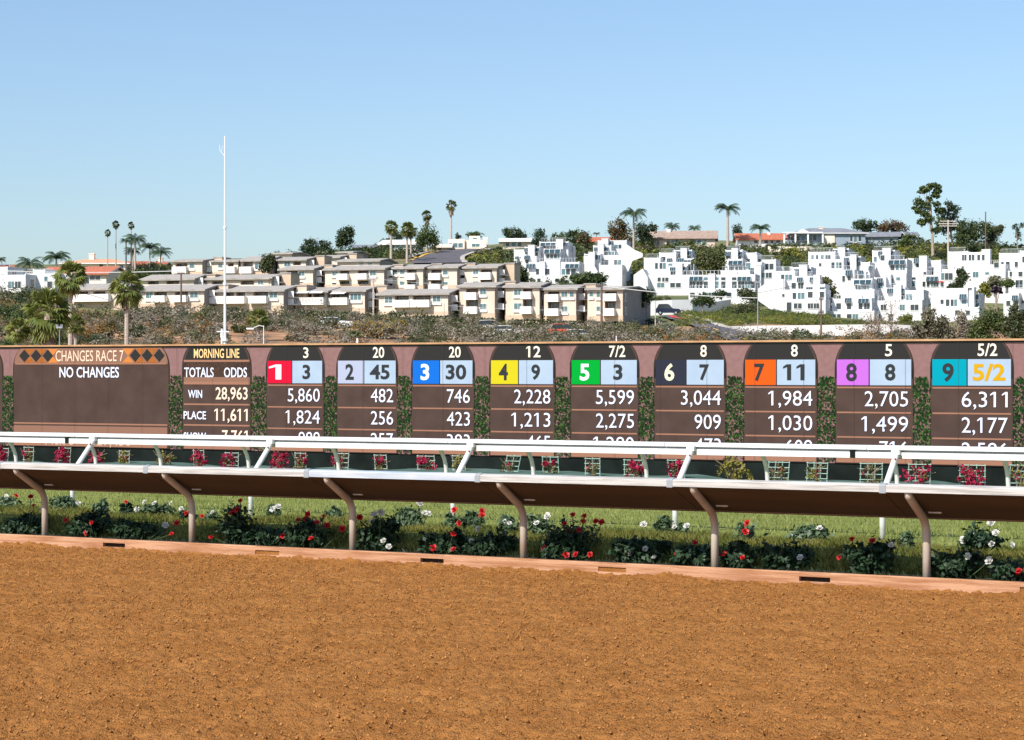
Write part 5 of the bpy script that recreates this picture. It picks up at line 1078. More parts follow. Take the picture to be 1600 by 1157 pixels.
def tree(x, yb, D, blobs, m, label, n=1300, lsz=.42, bark=None, limbs=True, name='broadleaf_tree', cat='tree', group=None, m2=None, shell=.3):
    """blobs in photo pixels: (cx, cy, rx, ry)."""
    seed[0] += 1; rr = np.random.default_rng(seed[0]); k_ = D/F; p = P(x, yb, D); g = gz(p.x, p.y)
    if p.z < g-.2 or p.z > g+1.5: p.z = g
    root = thing(name, p, label, cat, group)
    bl = []
    for cx, cy, rx, ry in blobs:
        c_ = P(cx, cy, D)-p; bl.append((c_.x, 0, c_.z, rx*k_, max(rx, ry)*k_*.8, ry*k_))
        for q in range(4): bl.append((c_.x+rr.uniform(-.7, .7)*rx*k_, rr.uniform(-.5, .5)*rx*k_, c_.z+rr.uniform(-.6, .7)*ry*k_, rx*k_*.42, rx*k_*.4, ry*k_*.42))
    q_, f_ = leaves(rr, bl, int(n*2.1), lsz*.72, .4, .4, 1, shell)
    mi_ = (rr.random(len(f_)) < .35).astype(int) if m2 else None
    stuff(link('crown', npmesh('crown', q_, f_, [m, m2] if m2 else [m], mi_), root))
    b = MB(); bk = bark or m_bark
    top = Vector((bl[0][0], 0, bl[0][2])); r0 = max(.10, min(.45, top.z*.028))
    b.tube([(0, 0, -.6), (top.x*.15, 0, top.z*.35), (top.x*.6, 0, top.z*.7), tuple(top)], r0, bk, 7, r0*.35); b.obj('trunk', root, world=False)
    if limbs:
        b = MB()
        for c_ in bl[1:9]:
            s_ = Vector((top.x*.3, 0, top.z*.45)); e_ = Vector(c_[:3]); b.tube([s_, s_.lerp(e_, .5)+Vector((0, 0, .25)), e_], r0*.45, bk, 5, r0*.12)
        stuff(b.obj('limb', root, world=False))
    return root
tree(492, 400, 470, [(488, 386, 14, 11), (507, 385, 10, 9), (478, 390, 9, 7)], G1, 'dark spreading tree on the skyline above the tan roofs', 1500)
tree(540, 394, 470, [(540, 372, 13, 15), (546, 362, 8, 9), (533, 378, 9, 9)], G1, 'rounded dark tree highest between the tan roofs and the sage house', 1600)
tree(419, 428, 380, [(419, 412, 11, 14), (413, 418, 9, 10), (424, 405, 7, 8)], G4, 'bushy olive tree at the corner of the upper row houses right of the mast', 1100, m2=G1)
tree(668, 393, 480, [(668, 366, 16, 16), (660, 375, 12, 12), (678, 378, 10, 12)], G2, 'rounded green tree behind the shaggy fan palm at the road', 1600, m2=G1)
tree(605, 398, 500, [(605, 378, 11, 6), (620, 370, 10, 8)], G1, 'dark tree behind the first fan palm of the pair', 800)
tree(742, 380, 520, [(742, 367, 14, 5)], G2, 'low green crown behind the modern cream house', 450)
tree(716, 385, 520, [(716, 370, 4, 7)], G7, 'small thin tree left of the modern cream house', 220)
tree(805, 386, 515, [(803, 367, 14, 10), (793, 362, 9, 7), (815, 370, 9, 8)], G1, 'flat topped dark tree on the skyline over the flat roofed house', 1300)
tree(843, 388, 495, [(843, 372, 12, 12), (850, 380, 9, 9), (846, 362, 6, 6)], G7, 'grey green rounded tree beside the flat topped dark one', 1200, m2=G1)
tree(890, 386, 500, [(888, 372, 26, 9), (905, 368, 18, 7), (870, 378, 14, 8)], G2, 'long domed green tree between the two white groups on the skyline', 2200, m2=G1)
tree(912, 385, 490, [(912, 372, 10, 9)], G4, 'small olive brown tree at the right end of the domed tree', 500, m2=G5)
tree(968, 388, 488, [(966, 358, 17, 16), (975, 372, 17, 16), (957, 364, 9, 9)], G5, 'reddish brown rounded tree at the left of the feather palm', 1900, m2=G2)
tree(1005, 384, 495, [(1003, 362, 14, 13), (1018, 357, 9, 7), (1010, 374, 12, 9)], G1, 'dark green tree between feather palm and ranch house', 1700)
tree(1151, 376, 505, [(1151, 361, 8, 11)], G7, 'small dark round tree right of the tall feather palm', 500, m2=G1)
tree(1352, 376, 515, [(1350, 350, 14, 9), (1340, 354, 9, 7), (1363, 353, 9, 8), (1352, 362, 10, 7)], G1, 'dark flat crowned tree right of the large blue grey house', 1500)
tree(1393, 376, 520, [(1393, 354, 20, 9), (1408, 358, 12, 8), (1380, 358, 12, 8)], G5, 'wide reddish brown crown on the skyline', 1500, m2=G4)
tree(1458, 384, 470, [(1452, 312, 5, 5), (1447, 296, 10, 5), (1458, 290, 10, 4), (1466, 296, 7, 6), (1462, 304, 8, 5), (1440, 300, 6, 3), (1436, 316, 8, 6), (1446, 322, 9, 5), (1433, 328, 7, 6), (1443, 334, 9, 5), (1463, 320, 6, 5), (1468, 332, 8, 7), (1452, 343, 9, 6), (1441, 348, 8, 5), (1470, 348, 8, 9), (1462, 360, 9, 6)], G2, 'tallest gum tree on the ridge with separate leaf masses and pale trunk', 5200, .45, m_pbark, m2=G1, name='gum_tree', shell=.2)
tree(1490, 384, 475, [(1480, 335, 5, 5), (1482, 318, 6, 5), (1488, 325, 7, 5), (1495, 328, 6, 7), (1491, 338, 7, 5), (1478, 330, 7, 6), (1484, 346, 8, 6), (1474, 344, 7, 8), (1476, 360, 8, 8), (1487, 357, 6, 6)], G7, 'blue green gum tree just right of the tallest one', 1900, .42, m_pbark, m2=G1, name='gum_tree')
tree(1512, 382, 490, [(1510, 362, 20, 16), (1530, 360, 20, 14), (1498, 352, 14, 8), (1505, 372, 24, 10)], G1, 'dense dark mass of trees right of the utility pole', 3000, m2=G2)
tree(1546, 384, 492, [(1546, 366, 16, 14), (1557, 362, 9, 9), (1560, 357, 9, 5)], G4, 'olive ridge tree round the bare dark pole', 1600, m2=G1)
tree(1590, 384, 505, [(1588, 358, 6, 8), (1592, 368, 5, 8), (1597, 352, 5, 4)], G7, 'thin wispy tree on the skyline at the right edge', 500, .36)
tree(1420, 384, 490, [(1422, 374, 12, 8), (1412, 380, 12, 6)], G2, 'low green tree around the tiny grey gable', 700)
tree(803, 448, 372, [(800, 428, 18, 20), (812, 432, 14, 14), (790, 438, 12, 12)], G1, 'dark rounded tree right of the second row tan houses', 2000, m2=G2)
tree(905, 452, 358, [(918, 434, 18, 8), (905, 436, 14, 8), (936, 436, 14, 8)], G1, 'dark wide shrubby tree behind the tan roofs below the second white group', 1700, m2=G2)
tree(1098, 492, 338, [(1098, 468, 13, 9), (1088, 474, 9, 7), (1108, 472, 9, 8), (1097, 462, 6, 5)], G2, 'small pale trunked tree standing on the lawn in front of the retaining wall', 1100, .3, m_pbark, m2=G1, shell=.1)
tree(1010, 500, 322, [(1008, 466, 14, 10), (1015, 458, 9, 7), (1002, 474, 10, 7)], G1, 'open dark twisting tree right of the rightmost tan house', 700, .34, shell=.0)
tree(1115, 432, 392, [(1110, 402, 22, 14), (1122, 412, 20, 14), (1095, 410, 14, 10), (1130, 396, 12, 9)], G4, 'large olive tree with pale trunks between two white groups', 2600, .42, m_pbark, m2=G2)
tree(1128, 470, 366, [(1125, 460, 10, 6)], G1, 'small dark shrub tree in front of the long low white block', 400)
tree(1172, 470, 362, [(1165, 460, 13, 8), (1178, 462, 8, 7)], G4, 'olive shrub in front of the right end of the long low white block', 700, m2=G1)
tree(1294, 470, 358, [(1290, 443, 9, 9), (1297, 456, 12, 9), (1292, 465, 9, 8)], G2, 'green shrub with a reddish top wedged between two white stacks', 1000, m2=G5)
tree(1500, 452, 366, [(1503, 432, 9, 12), (1498, 445, 9, 8)], G1, 'dark green shrub between the parasol house and the pent roof house', 900, m2=G4)
tree(1487, 455, 350, [(1487, 449, 7, 5)], G1, 'small round dark bush above the low white house', 260)
tree(1538, 466, 352, [(1538, 452, 7, 9), (1527, 462, 6, 9), (1545, 458, 5, 7)], G3, 'bright yellow green shrub at the middle of the right edge houses', 700)
tree(1556, 452, 356, [(1556, 440, 12, 8), (1545, 446, 12, 7)], G4, 'olive brown tree above the purple shrub', 900, m2=G6)
tree(1558, 462, 350, [(1557, 454, 9, 5)], leafm('purple_leaf', (.03, .015, .03), (.07, .04, .07), .4), 'low dark purple shrub beside the yellow green one', 350)
tree(1575, 453, 352, [(1575, 443, 10, 6)], G2, 'clipped round green shrub left of the pillared porch', 800, .25, limbs=False, shell=.8)
tree(1411, 508, 330, [(1411, 502, 10, 9), (1418, 498, 8, 7)], G3, 'yellow green shrub at the foot of the big white stack', 800, .3, m2=G2)
# front belt just behind the board, right side
tree(1462, 545, 258, [(1452, 492, 14, 10), (1462, 508, 22, 14), (1440, 520, 18, 14), (1480, 520, 20, 14), (1455, 532, 24, 8)], G6, 'wide brown grey leafless looking tree behind the board left of the green one', 3600, .3, m2=G4, shell=.1)
tree(1500, 545, 262, [(1502, 500, 9, 14), (1510, 520, 14, 16), (1498, 532, 12, 9)], G10, 'pinkish brown brushy tree between the brown and the green tree behind the board', 1900, .28, shell=.1)
tree(1548, 545, 256, [(1545, 500, 20, 16), (1530, 515, 16, 18), (1565, 506, 18, 14), (1540, 530, 20, 10)], G2, 'green tree with pale bare trunk rising behind the gold odds', 3600, .3, m_pbark, m2=G4, shell=.15)
tree(1588, 545, 254, [(1588, 498, 14, 14), (1582, 515, 18, 16), (1598, 522, 14, 16), (1584, 482, 8, 8)], G4, 'olive tree behind the board at the right edge', 3000, .3, m_pbark, m2=G1, shell=.15)
for x, yt, D, lab in ((1360, 488, 270, 'bare pinkish sapling left of the taller one against the white stack'), (1392, 470, 268, 'tallest bare sapling with reddish dry leaves against the white stack'), (1373, 498, 274, 'thin bare sapling between two others above the white wall')):
    p = onhill(x, D); root = thing('bare_sapling', p, lab, 'bare tree', 'bare saplings above the board'); b = MB(); h_ = P(x, yt, D).z-p.z; r_ = random.Random(x)
    b.tube([(0, 0, -.3), (.1, 0, h_*.5), (-.05, 0, h_)], .10, m_bark, 6, .03); b.obj('trunk', root, world=False)
    b = MB()
    for q in range(34):
        z0 = h_*r_.uniform(.15, .9); a_ = r_.uniform(0, 6.28); L_ = r_.uniform(.5, 1.9)*(1-z0/h_*.5); b.tube([(0, 0, z0), (math.cos(a_)*L_*.5, math.sin(a_)*L_*.5, z0+L_*.5), (math.cos(a_)*L_*.8, math.sin(a_)*L_*.8, z0+L_*1.1)], .035, m_bark, 3, .012)
    stuff(b.obj('limb', root, world=False))
    rr = np.random.default_rng(x); q_, f_ = leaves(rr, [(0, 0, h_*.6, 1.5, 1.2, h_*.42)], 220, .16, .5, .3, 1, .1); stuff(link('dry_leaves', npmesh('dry_leaves', q_, f_, [G5, G10], (rr.random(len(f_)) < .5).astype(int)), root))

# ---------------------------------------------------------------- palms
m_ftip = leafm('fan_leaf', (.10, .14, .03), (.24, .25, .065), .9, .3); m_fdk = leafm('fan_leaf_dark', (.04, .06, .015), (.12, .13, .04), .9, .25); m_feath = leafm('feather_leaf', (.028, .055, .028), (.07, .11, .05), .9, .2); m_dead = leafm('dead_frond', (.24, .16, .10), (.36, .27, .19), 1.2, .15)
m_ptrunk = mat('palm_trunk', (.34, .27, .22), .9, (.46, .39, .33), 2, .5, 6, stretch=(1, 1, 5))
def fan_crown(seed_, m_, n=60):
    r_ = random.Random(seed_); b = MB()
    for i in range(n):
        az = r_.uniform(0, 6.283); el = math.radians(r_.uniform(-70, 85)); L = .5*r_.uniform(.75, 1.1)
        d = Vector((math.cos(az)*math.cos(el), math.sin(az)*math.cos(el), math.sin(el))); c_ = d*L
        sd = d.cross(Vector((0, 0, 1))).normalized(); up_ = sd.cross(d); ro = r_.uniform(-1.0, 1.0); sd, up_ = sd*math.cos(ro)+up_*math.sin(ro), up_*math.cos(ro)-sd*math.sin(ro)
        b.face([sd*.012, c_+sd*.008, c_-sd*.008, -sd*.012], m_)
        for q in range(11):
            t_ = math.radians(-80+16*q); dd = (d*math.cos(t_)+sd*math.sin(t_)).normalized(); ln = .5*(1-.25*abs(t_)/1.4); tip = c_+dd*ln+Vector((0, 0, -.16*r_.uniform(.5, 1.4)))+up_*.05
            w_ = sd*math.cos(t_)-d*math.sin(t_); mid_ = c_+dd*ln*.55+up_*.03
            b.face([c_, mid_-w_*.05, tip, mid_+w_*.05], m_)
    return b.mesh('crown')
def feather_crown(seed_, n=20):
    r_ = random.Random(seed_); b = MB()
    for i in range(n):
        az = 6.283*i/n+r_.uniform(-.2, .2); el0 = math.radians(r_.uniform(20, 75)); pts = []; p = Vector((0, 0, 0)); el = el0; K = 8
        for k_ in range(K+1):
            pts.append(p.copy()); p = p+Vector((math.cos(az)*math.cos(el), math.sin(az)*math.cos(el), math.sin(el)))*.155; el -= math.radians(r_.uniform(10, 17))
        for k_ in range(1, K+1):
            d = (pts[k_]-pts[k_-1]); sd = d.cross(Vector((0, 0, 1))).normalized()
            for q in (0, .5):
                o_ = pts[k_-1]+d*q; ln = .30*math.sin(math.pi*min(1, (k_+q)/(K+1.2)))+.06
                for sg in (-1, 1):
                    tip = o_+sd*sg*ln*.75+d.normalized()*ln*.4+Vector((0, 0, -ln*.55)); b.face([o_-d*.16, o_+d*.28, tip], m_feath)
    return b.mesh('crown')
def skirt_mesh(seed_):
    r_ = random.Random(seed_); b = MB()
    for i in range(70):
        az = r_.uniform(0, 6.283); r0 = .10; z0 = r_.uniform(-.5, .0); r1 = r_.uniform(.15, .32); z1 = z0-r_.uniform(.25, .5); s_ = Vector((-math.sin(az), math.cos(az), 0))*.07
        A = Vector((math.cos(az)*r0, math.sin(az)*r0, z0)); B_ = Vector((math.cos(az)*r1, math.sin(az)*r1, z1)); b.face([A-s_*.5, A+s_*.5, B_+s_, B_-s_], m_dead)
    return b.mesh('dead_skirt')
FAN = [fan_crown(i, m_ftip) for i in range(3)]+[fan_crown(9, m_fdk)]; FEA = [feather_crown(i) for i in range(3)]; SK = [skirt_mesh(i) for i in range(2)]
FAND = [fan_crown(20+i, m_fdk, 40) for i in range(2)]
def palm(kind, x, yc, yb_, D, rpx, label, r0=.2, skirt=False, lean=0, stretch=1.0, bend=0):
    p = P(x, yb_, D); k_ = D/F; h_ = (yb_-yc)*k_; g = gz(p.x, p.y); root = thing({'fan': 'fan_palm', 'dark': 'fan_palm', 'fea': 'feather_palm'}[kind], p, label, 'palm tree', 'palm trees')
    top = Vector((lean*k_, 0, h_)); bot = min(-1.0, g-p.z-.5)
    b = MB(); b.tube([(0, 0, bot), (top.x*.3+bend, 0, h_*.5), tuple(top)], r0*1.2, m_ptrunk, 8, r0*.8); b.obj('trunk', root, world=False)
    me = {'fan': rnd.choice(FAN[:3]), 'dark': rnd.choice(FAND), 'fea': rnd.choice(FEA)}[kind]
    R_ = rpx*k_
    stuff(link('crown', me, root, loc=top, scale=(R_, R_, R_*stretch), rz=rnd.uniform(0, 6)))
    if skirt: stuff(link('dead_skirt', rnd.choice(SK), root, loc=top, scale=(R_*skirt, R_*skirt, R_*skirt*1.3)))
    return root
palm('fan', 75, 490, 548, 205, 50, 'biggest yellow green fan palm with a thick shaggy base behind the board at left', .45, .8)
palm('fan', 110, 434, 548, 222, 33, 'fan palm standing above the red roof behind the biggest one', .22, .7)
palm('fan', 198, 450, 548, 218, 32, 'fan palm with pale trunk and hanging dead thatch in front of the left tan house', .22, .9, stretch=1.05)
palm('fan', 28, 515, 552, 200, 26, 'low drooping fan palm at far left behind the board', .3, stretch=.9)
palm('fan', 118, 506, 548, 214, 19, 'small fan palm on a thin trunk below the biggest one', .16, .6)
palm('fan', 404, 498, 520, 262, 20, 'yellow green fan palm right of the mast under the long tan house', .2)
palm('dark', 168, 364, 442, 400, 6.21, 'leftmost of the very thin skyscraping palms', .11, .9, 0, 1.1)
palm('dark', 181, 351, 435, 402, 7.56, 'second very thin palm, its crown higher than the first', .12, .9)
palm('dark', 205, 352, 430, 405, 6.75, 'third very thin palm rising out of the palm cluster', .12, .9)
palm('fea', 197, 378, 430, 404, 10.8, 'slim feather palm at the left side of the cluster', .14)
palm('fea', 211, 376, 430, 400, 19.2, 'bushiest feather palm in the cluster of thin palms', .2)
palm('fea', 207, 394, 430, 407, 14.4, 'lower feather palm inside the cluster', .16)
palm('fea', 234, 388, 412, 420, 18.0, 'feather palm with an arching crown right of the cluster', .13)
palm('fea', 251, 396, 412, 418, 18.0, 'rightmost feather palm of the left group, over the fat chimney', .15)
palm('fea', 88, 404, 428, 400, 22.8, 'dark feather palm left of the cream villa', .2)
palm('fea', 46, 414, 432, 395, 22.8, 'feather palm over the orange roofed house', .2)
palm('fea', -2, 407, 432, 395, 12, 'feather palm cut by the left edge', .16)
palm('fan', 611, 355, 415, 440, 13.2, 'left fan palm of the trio beside the uphill road', .26, .8)
palm('fan', 636, 358, 414, 438, 14.4, 'middle fan palm of the trio beside the uphill road', .24, .8)
palm('dark', 642, 360, 414, 446, 14.4, 'right fan palm of the trio, thinner and darker', .18, .8)
palm('dark', 667, 337, 385, 500, 10.2, 'shaggy fan palm rising behind the rounded green tree', .3, 1.3)
palm('dark', 705, 321, 376, 510, 10.8, 'tall lone fan palm with a brown dead skirt on the skyline', .2, 1.3)
palm('fea', 990, 336, 390, 480, 21.6, 'tall feather palm in front of the reddish brown tree', .22)
palm('fea', 1050, 355, 366, 520, 13, 'low broad feather palm behind the ranch house roof', .2)
palm('fea', 1085, 358, 368, 520, 11, 'smaller feather palm behind the right half of the ranch house', .18)
palm('fea', 1137, 328, 378, 495, 20.4, 'tall pale trunked feather palm right of the ranch house', .3)
palm('fea', 1188, 358, 383, 490, 16.8, 'short feather palm in front of the red tiled house', .22)
palm('fea', 932, 366, 385, 505, 6, 'small thin feather palm over the dark red roof', .1)

# ---------------------------------------------------------------- shrubs one can tell apart, then the covering mass
def shrub(x, y, D, rx, ry, m, label, n=None, twig=False, m2=None, cat='shrub'):
    seed[0] += 1; rr = np.random.default_rng(seed[0]); p = onhill(x, D) if D else G(x, y+ry); k_ = p.y/F; R_, Rz = rx*k_, ry*k_
    root = thing('shrub', p, label, cat, 'shrubs on the slope behind the board')
    bl = [(0, 0, Rz*.7, R_, R_*.8, Rz*.9)]+[(rr.uniform(-.8, .8)*R_, rr.uniform(-.5, .5)*R_, Rz*rr.uniform(.4, 1.2), R_*.42, R_*.4, Rz*.45) for _ in range(5)]
    q_, f_ = leaves(rr, bl, int((n or int(260+rx*ry*2.4))*2), .18, .45, .4, 1, .35); q_[:, 2] = np.maximum(q_[:, 2], -.2)
    mi_ = (rr.random(len(f_)) < .35).astype(int) if m2 else None; stuff(link('foliage', npmesh('foliage', q_, f_, [m, m2] if m2 else [m], mi_), root))
    if twig:
        q_, f_ = sticks(rr, 260, R_*1.05, Rz*1.6, .035); stuff(link('twigs', npmesh('twigs', q_, f_, m_bark if twig == 1 else G10), root))
    return root
for a_ in [(590, 512, 0, 34, 17, G6, 'wide shrub dotted with yellow flowers above the blue three tile', 1900, 1, G8), (620, 505, 0, 16, 10, G8, 'bright yellow shrub right of the pale utility pole', 500, 0, G4),
 (480, 512, 0, 26, 12, G6, 'broad grey brown shrub on orange soil below the balcony with awnings', None, 2, G10), (515, 506, 0, 16, 10, G4, 'olive shrub right of the broad grey brown one', None, 1, G6), (450, 503, 0, 20, 9, G6, 'pale grey shrub below the end of the long tan house', None, 2), (420, 506, 0, 10, 10, G4, 'dark olive shrub beside the yellow green palm right of the mast', None, 0, G1),
 (340, 515, 0, 18, 11, G10, 'pinkish grey bare bush left of the mast foot', None, 2, G6), (290, 508, 0, 26, 12, G6, 'large grey leafless bush below the dark lamp pole', None, 2, G10), (230, 500, 0, 24, 11, G10, 'grey purple bush under the left tan house', None, 2, G6), (262, 505, 0, 16, 9, G4, 'olive green shrub in the grey brush', None, 0), (255, 533, 255, 14, 6, G2, 'low bright green bush just over the board left of MORNING LINE', None, 0),
 (215, 515, 0, 12, 12, G1, 'dark green shrub right of the thatched fan palm', None, 0, G4), (150, 525, 262, 26, 15, G9, 'orange leaved shrub between the small palm and the thatched palm', 1500, 0, G4), (168, 508, 0, 14, 14, G4, 'tall olive shrub behind the orange one', None, 1, G9), (95, 528, 255, 12, 10, G1, 'dark shrub at the foot of the white cross post', None, 0, G2),
 (20, 490, 0, 28, 22, G2, 'big green shrub mass at the left edge over the low palm', 2400, 0, G1), (48, 498, 0, 18, 16, G1, 'dark green shrub right of the left edge mass', None, 0, G2), (40, 460, 320, 15, 13, G1, 'round dark shrub in front of the flat roofed white house', 900, 0, G4), (62, 470, 320, 10, 10, G1, 'second dark shrub in front of the flat roofed white house', None, 0), (12, 545, 240, 24, 14, G1, 'dark shade bush at the bottom left just over the board', None, 0, G2),
 (690, 520, 0, 22, 12, G4, 'olive shrub below the wide low tan house', None, 1, G6), (740, 520, 0, 30, 14, G4, 'large dull green shrub below the first two storey tan house', 1500, 1, G6), (650, 517, 0, 20, 8, G10, 'pale pink brush behind the thin sign post', None, 2), (830, 520, 0, 22, 9, G10, 'pale brush left of the red car', None, 2), (860, 530, 258, 18, 9, G6, 'grey brush in front of the red car', None, 2, G4), (935, 525, 0, 26, 12, G4, 'rounded olive brush under the dark utility pole', 1200, 1, G6),
 (990, 522, 0, 26, 9, G6, 'grey brush right of the dark utility pole', None, 2, G10), (1060, 528, 270, 30, 10, G10, 'dry pale brush on the near side of the downhill road', None, 2, G6), (1105, 531, 266, 20, 8, G9, 'yellowish dry brush at the bend of the downhill road', None, 2, G6),
 (1020, 500, 0, 12, 6, G7, 'blue green agave patch left of the road', None, 0), (1045, 512, 0, 12, 6, G7, 'blue green agave patch on the road edge', None, 0), (988, 498, 0, 6, 6, G7, 'pale blue agave at the corner of the rightmost tan house', None, 0),
 (1165, 487, 330, 18, 15, G4, 'big domed olive shrub right of the pale trunked tree', 1500, 0, G1), (1140, 478, 338, 18, 10, G2, 'green shrub at the top of the lawn', None, 0, G4), (1130, 497, 318, 7, 4, G1, 'small dark cushion bush on the lawn', None, 0), (1190, 527, 280, 10, 7, G7, 'grey green bush in front of the left end of the boundary wall', None, 0, G1), (1205, 528, 280, 9, 6, G1, 'dark bush beside the grey green one before the boundary wall', None, 0),
 (1243, 522, 282, 6, 9, G7, 'slender upright plant before the boundary wall', None, 1), (1262, 524, 282, 6, 8, G1, 'second upright plant before the boundary wall left of the dark pole', None, 1), (1350, 530, 275, 30, 8, G9, 'dry golden brush under the bare saplings', None, 2, G4), (1400, 532, 270, 16, 9, G6, 'grey dry brush under the tallest sapling', None, 2)]:
    shrub(a_[0], a_[1], a_[2], a_[3], a_[4], a_[5], a_[6], a_[7] if len(a_) > 7 else None, a_[8] if len(a_) > 8 else False, a_[9] if len(a_) > 9 else None)
# ridge foundation bushes of the ranch house
for x, m_, lab in ((1003, G5, 'small reddish bush left of the ranch house'), (1018, leafm('maroon_leaf', (.10, .02, .025), (.16, .05, .04), .5), 'maroon bush at the left corner of the ranch house'), (1038, G3, 'yellow green ball bush left of the ranch house glass doors'), (1060, G2, 'round green bush before the middle of the ranch house'), (1077, G4, 'round olive bush right of the ranch house glass doors'), (1093, G1, 'dark round bush before the right windows of the ranch house'), (1110, G4, 'round bush at the right corner of the ranch house')):
    shrub(x, 384, 490, 5.5, 3.6, m_, lab, 160)
for a_ in [(305, 497, 0, 16, 9, G2, 'green shrub just under the left part of the house behind the dark lamp pole', None, 0, G4), (375, 512, 0, 14, 9, G4, 'olive shrub close to the right of the mast', None, 0, G2), (465, 530, 262, 16, 8, G4, 'low olive shrub over the white number two panel left side', None, 1, G6), (550, 522, 0, 16, 12, G2, 'green shrub left of the shrub with yellow flowers', None, 0, G4),
 (655, 530, 262, 18, 9, G4, 'olive shrub over the blue number three panel', None, 1, G2), (715, 505, 0, 14, 7, G2, 'green shrub at the left foot of the first two storey tan house', None, 0, G4), (785, 512, 0, 14, 10, G2, 'green shrub between the first and second two storey tan houses', None, 0, G1), (905, 515, 0, 12, 8, G2, 'green shrub below the gap right of the third two storey tan house', None, 0, G4), (960, 512, 0, 14, 8, G2, 'green shrub under the shaded end of the rightmost tan house', None, 0, G1),
 (270, 492, 0, 22, 7, G4, 'long olive shrub at the foot of the house behind the dark lamp pole', None, 0, G2), (185, 495, 0, 15, 9, G2, 'green shrub left of the thatched palm trunk', None, 0, G4)]:
    shrub(a_[0], a_[1], a_[2], a_[3], a_[4], a_[5], a_[6], a_[7], a_[8], a_[9])
# clipped hedges
def hedge(x0, x1, yt, D, label):
    a_, c_ = onhill(x0, D), onhill(x1, D); k_ = D/F; L_ = (c_-a_).length; top = P(x0, yt, D).z; root = thing('hedge', (a_+c_)/2, label, 'hedge', 'clipped hedges below the tan houses')
    rr = np.random.default_rng(x0); n = int(L_*110); h_ = max(.8, top-root.location.z); bl = []
    q = np.stack([(rr.random(n)-.5)*L_, (rr.random(n)-.5)*1.1, rr.random(n)*h_], 1); fc = rr.random(n)
    q[fc < .45, 1] = -.55; q[(fc >= .45) & (fc < .75), 2] = h_; q += rr.normal(size=q.shape)*.06
    nn = rr.normal(size=(n, 3)); nn /= np.linalg.norm(nn, axis=1)[:, None]; h2 = rr.normal(size=(n, 3)); ux = np.cross(nn, h2); ux /= np.linalg.norm(ux, axis=1)[:, None]; uy = np.cross(nn, ux); s_ = .14
    v = np.stack([q-ux*s_, q-uy*s_, q+ux*s_, q+uy*s_], 1).reshape(-1, 3); stuff(link('foliage', npmesh('foliage', v, np.arange(4*n).reshape(-1, 4), G1), root))
for a_ in ((458, 510, 487.5, 307, 'hedge under the balcony with two awnings'), (514, 556, 489, 307, 'hedge under the house with the white shuttered window'), (607, 635, 490, 305, 'short hedge at the left of the wide low tan house'), (646, 702, 495, 304, 'long clipped hedge at the right of the wide low tan house'), (724, 772, 499, 304, 'hedge under the first two storey tan house'), (800, 844, 501, 303, 'hedge under the second two storey tan house'), (849, 902, 503, 303, 'hedge under the third two storey tan house'), (918, 984, 504, 302, 'hedge under the rightmost tan house, before the dark utility pole'), (355, 374, 482, 307, 'short hedge just right of the mast')):
    hedge(*a_)

def proto_cl(seed_, n, size): rr = np.random.default_rng(seed_); return leaves(rr, [(0, 0, .45, 1, .9, .6), (.5, 0, .7, .5, .5, .4), (-.5, .1, .5, .5, .5, .4)], n, size, .4, .4, 1, .3)[0]
def cover(name, regions, protos, mts, seed_, smin, smax):
    """regions: (x0,x1,D0,D1,count[,keep(x,D)]) covering clumps, random colours per clump."""
    rr = np.random.default_rng(seed_); V = []; MI = []
    for rg in regions:
        x0, x1, D0, D1, cnt, ws = rg
        for _ in range(cnt):
            x = rr.uniform(x0, x1); D = rr.uniform(D0, D1); p = onhill(x, D); s_ = rr.uniform(smin, smax)*(D/300)**.5; a_ = rr.uniform(0, 6.28)
            nz_ = noise.noise(Vector((p.x*.05, p.y*.05, seed_)))
            q = protos[rr.integers(len(protos))]; c_, s2 = math.cos(a_), math.sin(a_)
            qq = np.stack([(q[:, 0]*c_-q[:, 1]*s2)*s_, (q[:, 0]*s2+q[:, 1]*c_)*s_, q[:, 2]*s_*rr.uniform(.5, .9)], 1)+np.array(p); V.append(qq)
            mi_ = int(rr.choice(len(mts), p=np.array(ws)/sum(ws))); MI += [mi_]*(len(q)//4)
    V = np.concatenate(V); return stuff(link(name, npmesh(name, V, np.arange(len(V)).reshape(-1, 4), mts, MI)))
PR = [proto_cl(i, 230, .115) for i in range(5)]
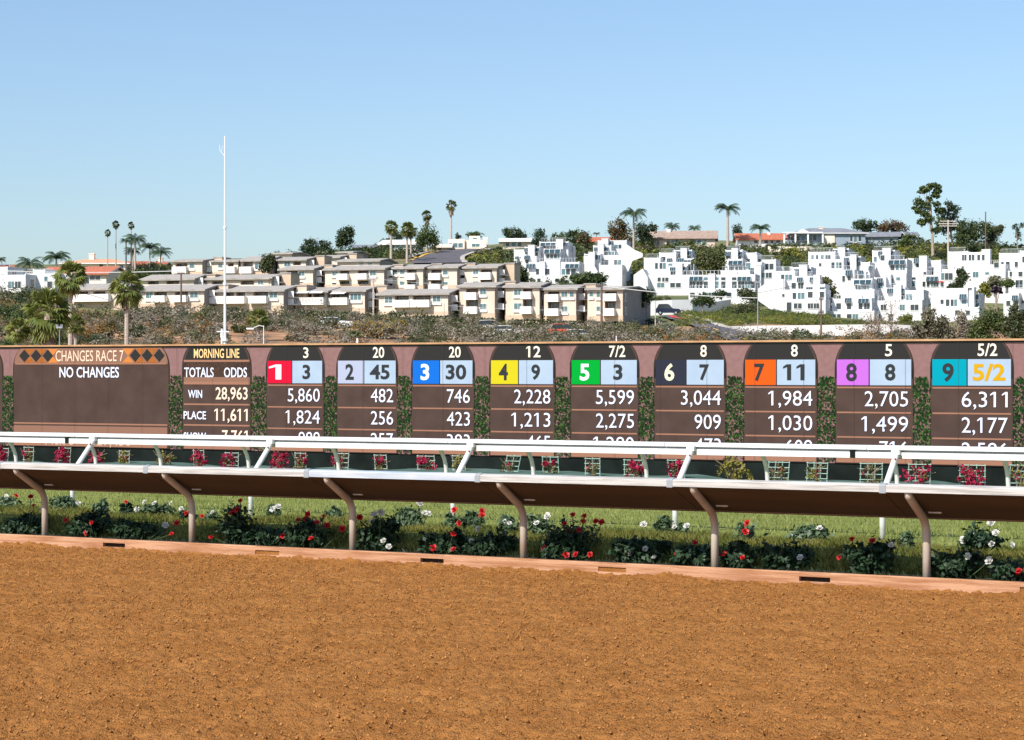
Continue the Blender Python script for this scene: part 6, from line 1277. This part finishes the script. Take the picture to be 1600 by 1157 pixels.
cover('slope_brush', [(-60, 330, 248, 300, 150, (4, 2, 4, 1, 1)), (-60, 200, 250, 302, 90, (1, 1, 4, 4, 1)), (-250, -60, 250, 310, 90, (2, 2, 2, 3, 1)), (200, 640, 285, 305, 230, (4, 3, 5, 1, 0)), (300, 640, 250, 285, 60, (4, 4, 2, 1, 1)), (-80, 120, 300, 345, 60, (2, 1, 5, 6, 0)), (640, 1000, 250, 303, 350, (3, 3, 5, 2, 0)), (1000, 1120, 252, 285, 90, (3, 4, 4, 1, 1)), (1150, 1430, 252, 272, 120, (2, 2, 5, 4, 1)), (1170, 1430, 278, 287, 16, (2, 2, 4, 4, 1)), (1600, 1900, 250, 320, 120, (2, 2, 3, 3, 0))], PR, [G6, G10, G4, G1, G9], 4, 1.0, 2.3)
PR2 = [proto_cl(i+20, 200, .16) for i in range(5)]
cover('hillside_shrubs', [(860, 1240, 405, 500, 520, (2, 4, 4, 4)), (1230, 1440, 408, 500, 380, (2, 4, 4, 4)), (1430, 1620, 415, 500, 260, (3, 4, 3, 3)), (880, 1010, 495, 515, 50, (3, 3, 2, 0)), (1400, 1640, 500, 530, 90, (5, 3, 3, 0)), (430, 560, 450, 490, 50, (4, 2, 2, 0)), (1120, 1500, 365, 405, 130, (3, 4, 3, 3)), (560, 650, 450, 498, 60, (4, 2, 1, 1)), (742, 860, 380, 480, 190, (4, 2, 3, 3)), (860, 1010, 355, 400, 110, (4, 3, 2, 1)), (1010, 1080, 352, 372, 24, (2, 2, 2, 1)), (210, 275, 395, 420, 40, (5, 1, 1, 1)), (-100, 120, 350, 400, 40, (4, 1, 2, 1)), (1610, 2000, 330, 500, 160, (3, 3, 3, 2)), (-500, -60, 300, 420, 120, (3, 2, 3, 2))], PR2, [G1, G2, G4, G3], 5, 1.0, 2.1)
PR3 = [proto_cl(i+40, 130, .12) for i in range(3)]
cover('ivy_bank', [(1190, 1292, 300, 342, 420, (5, 4, 1)), (1062, 1190, 304, 344, 420, (5, 4, 1)), (1290, 1440, 299, 320, 200, (3, 2, 3)), (1500, 1600, 335, 352, 60, (1, 1, 1))], PR3, [G2, G3, G4], 6, .7, 1.2)
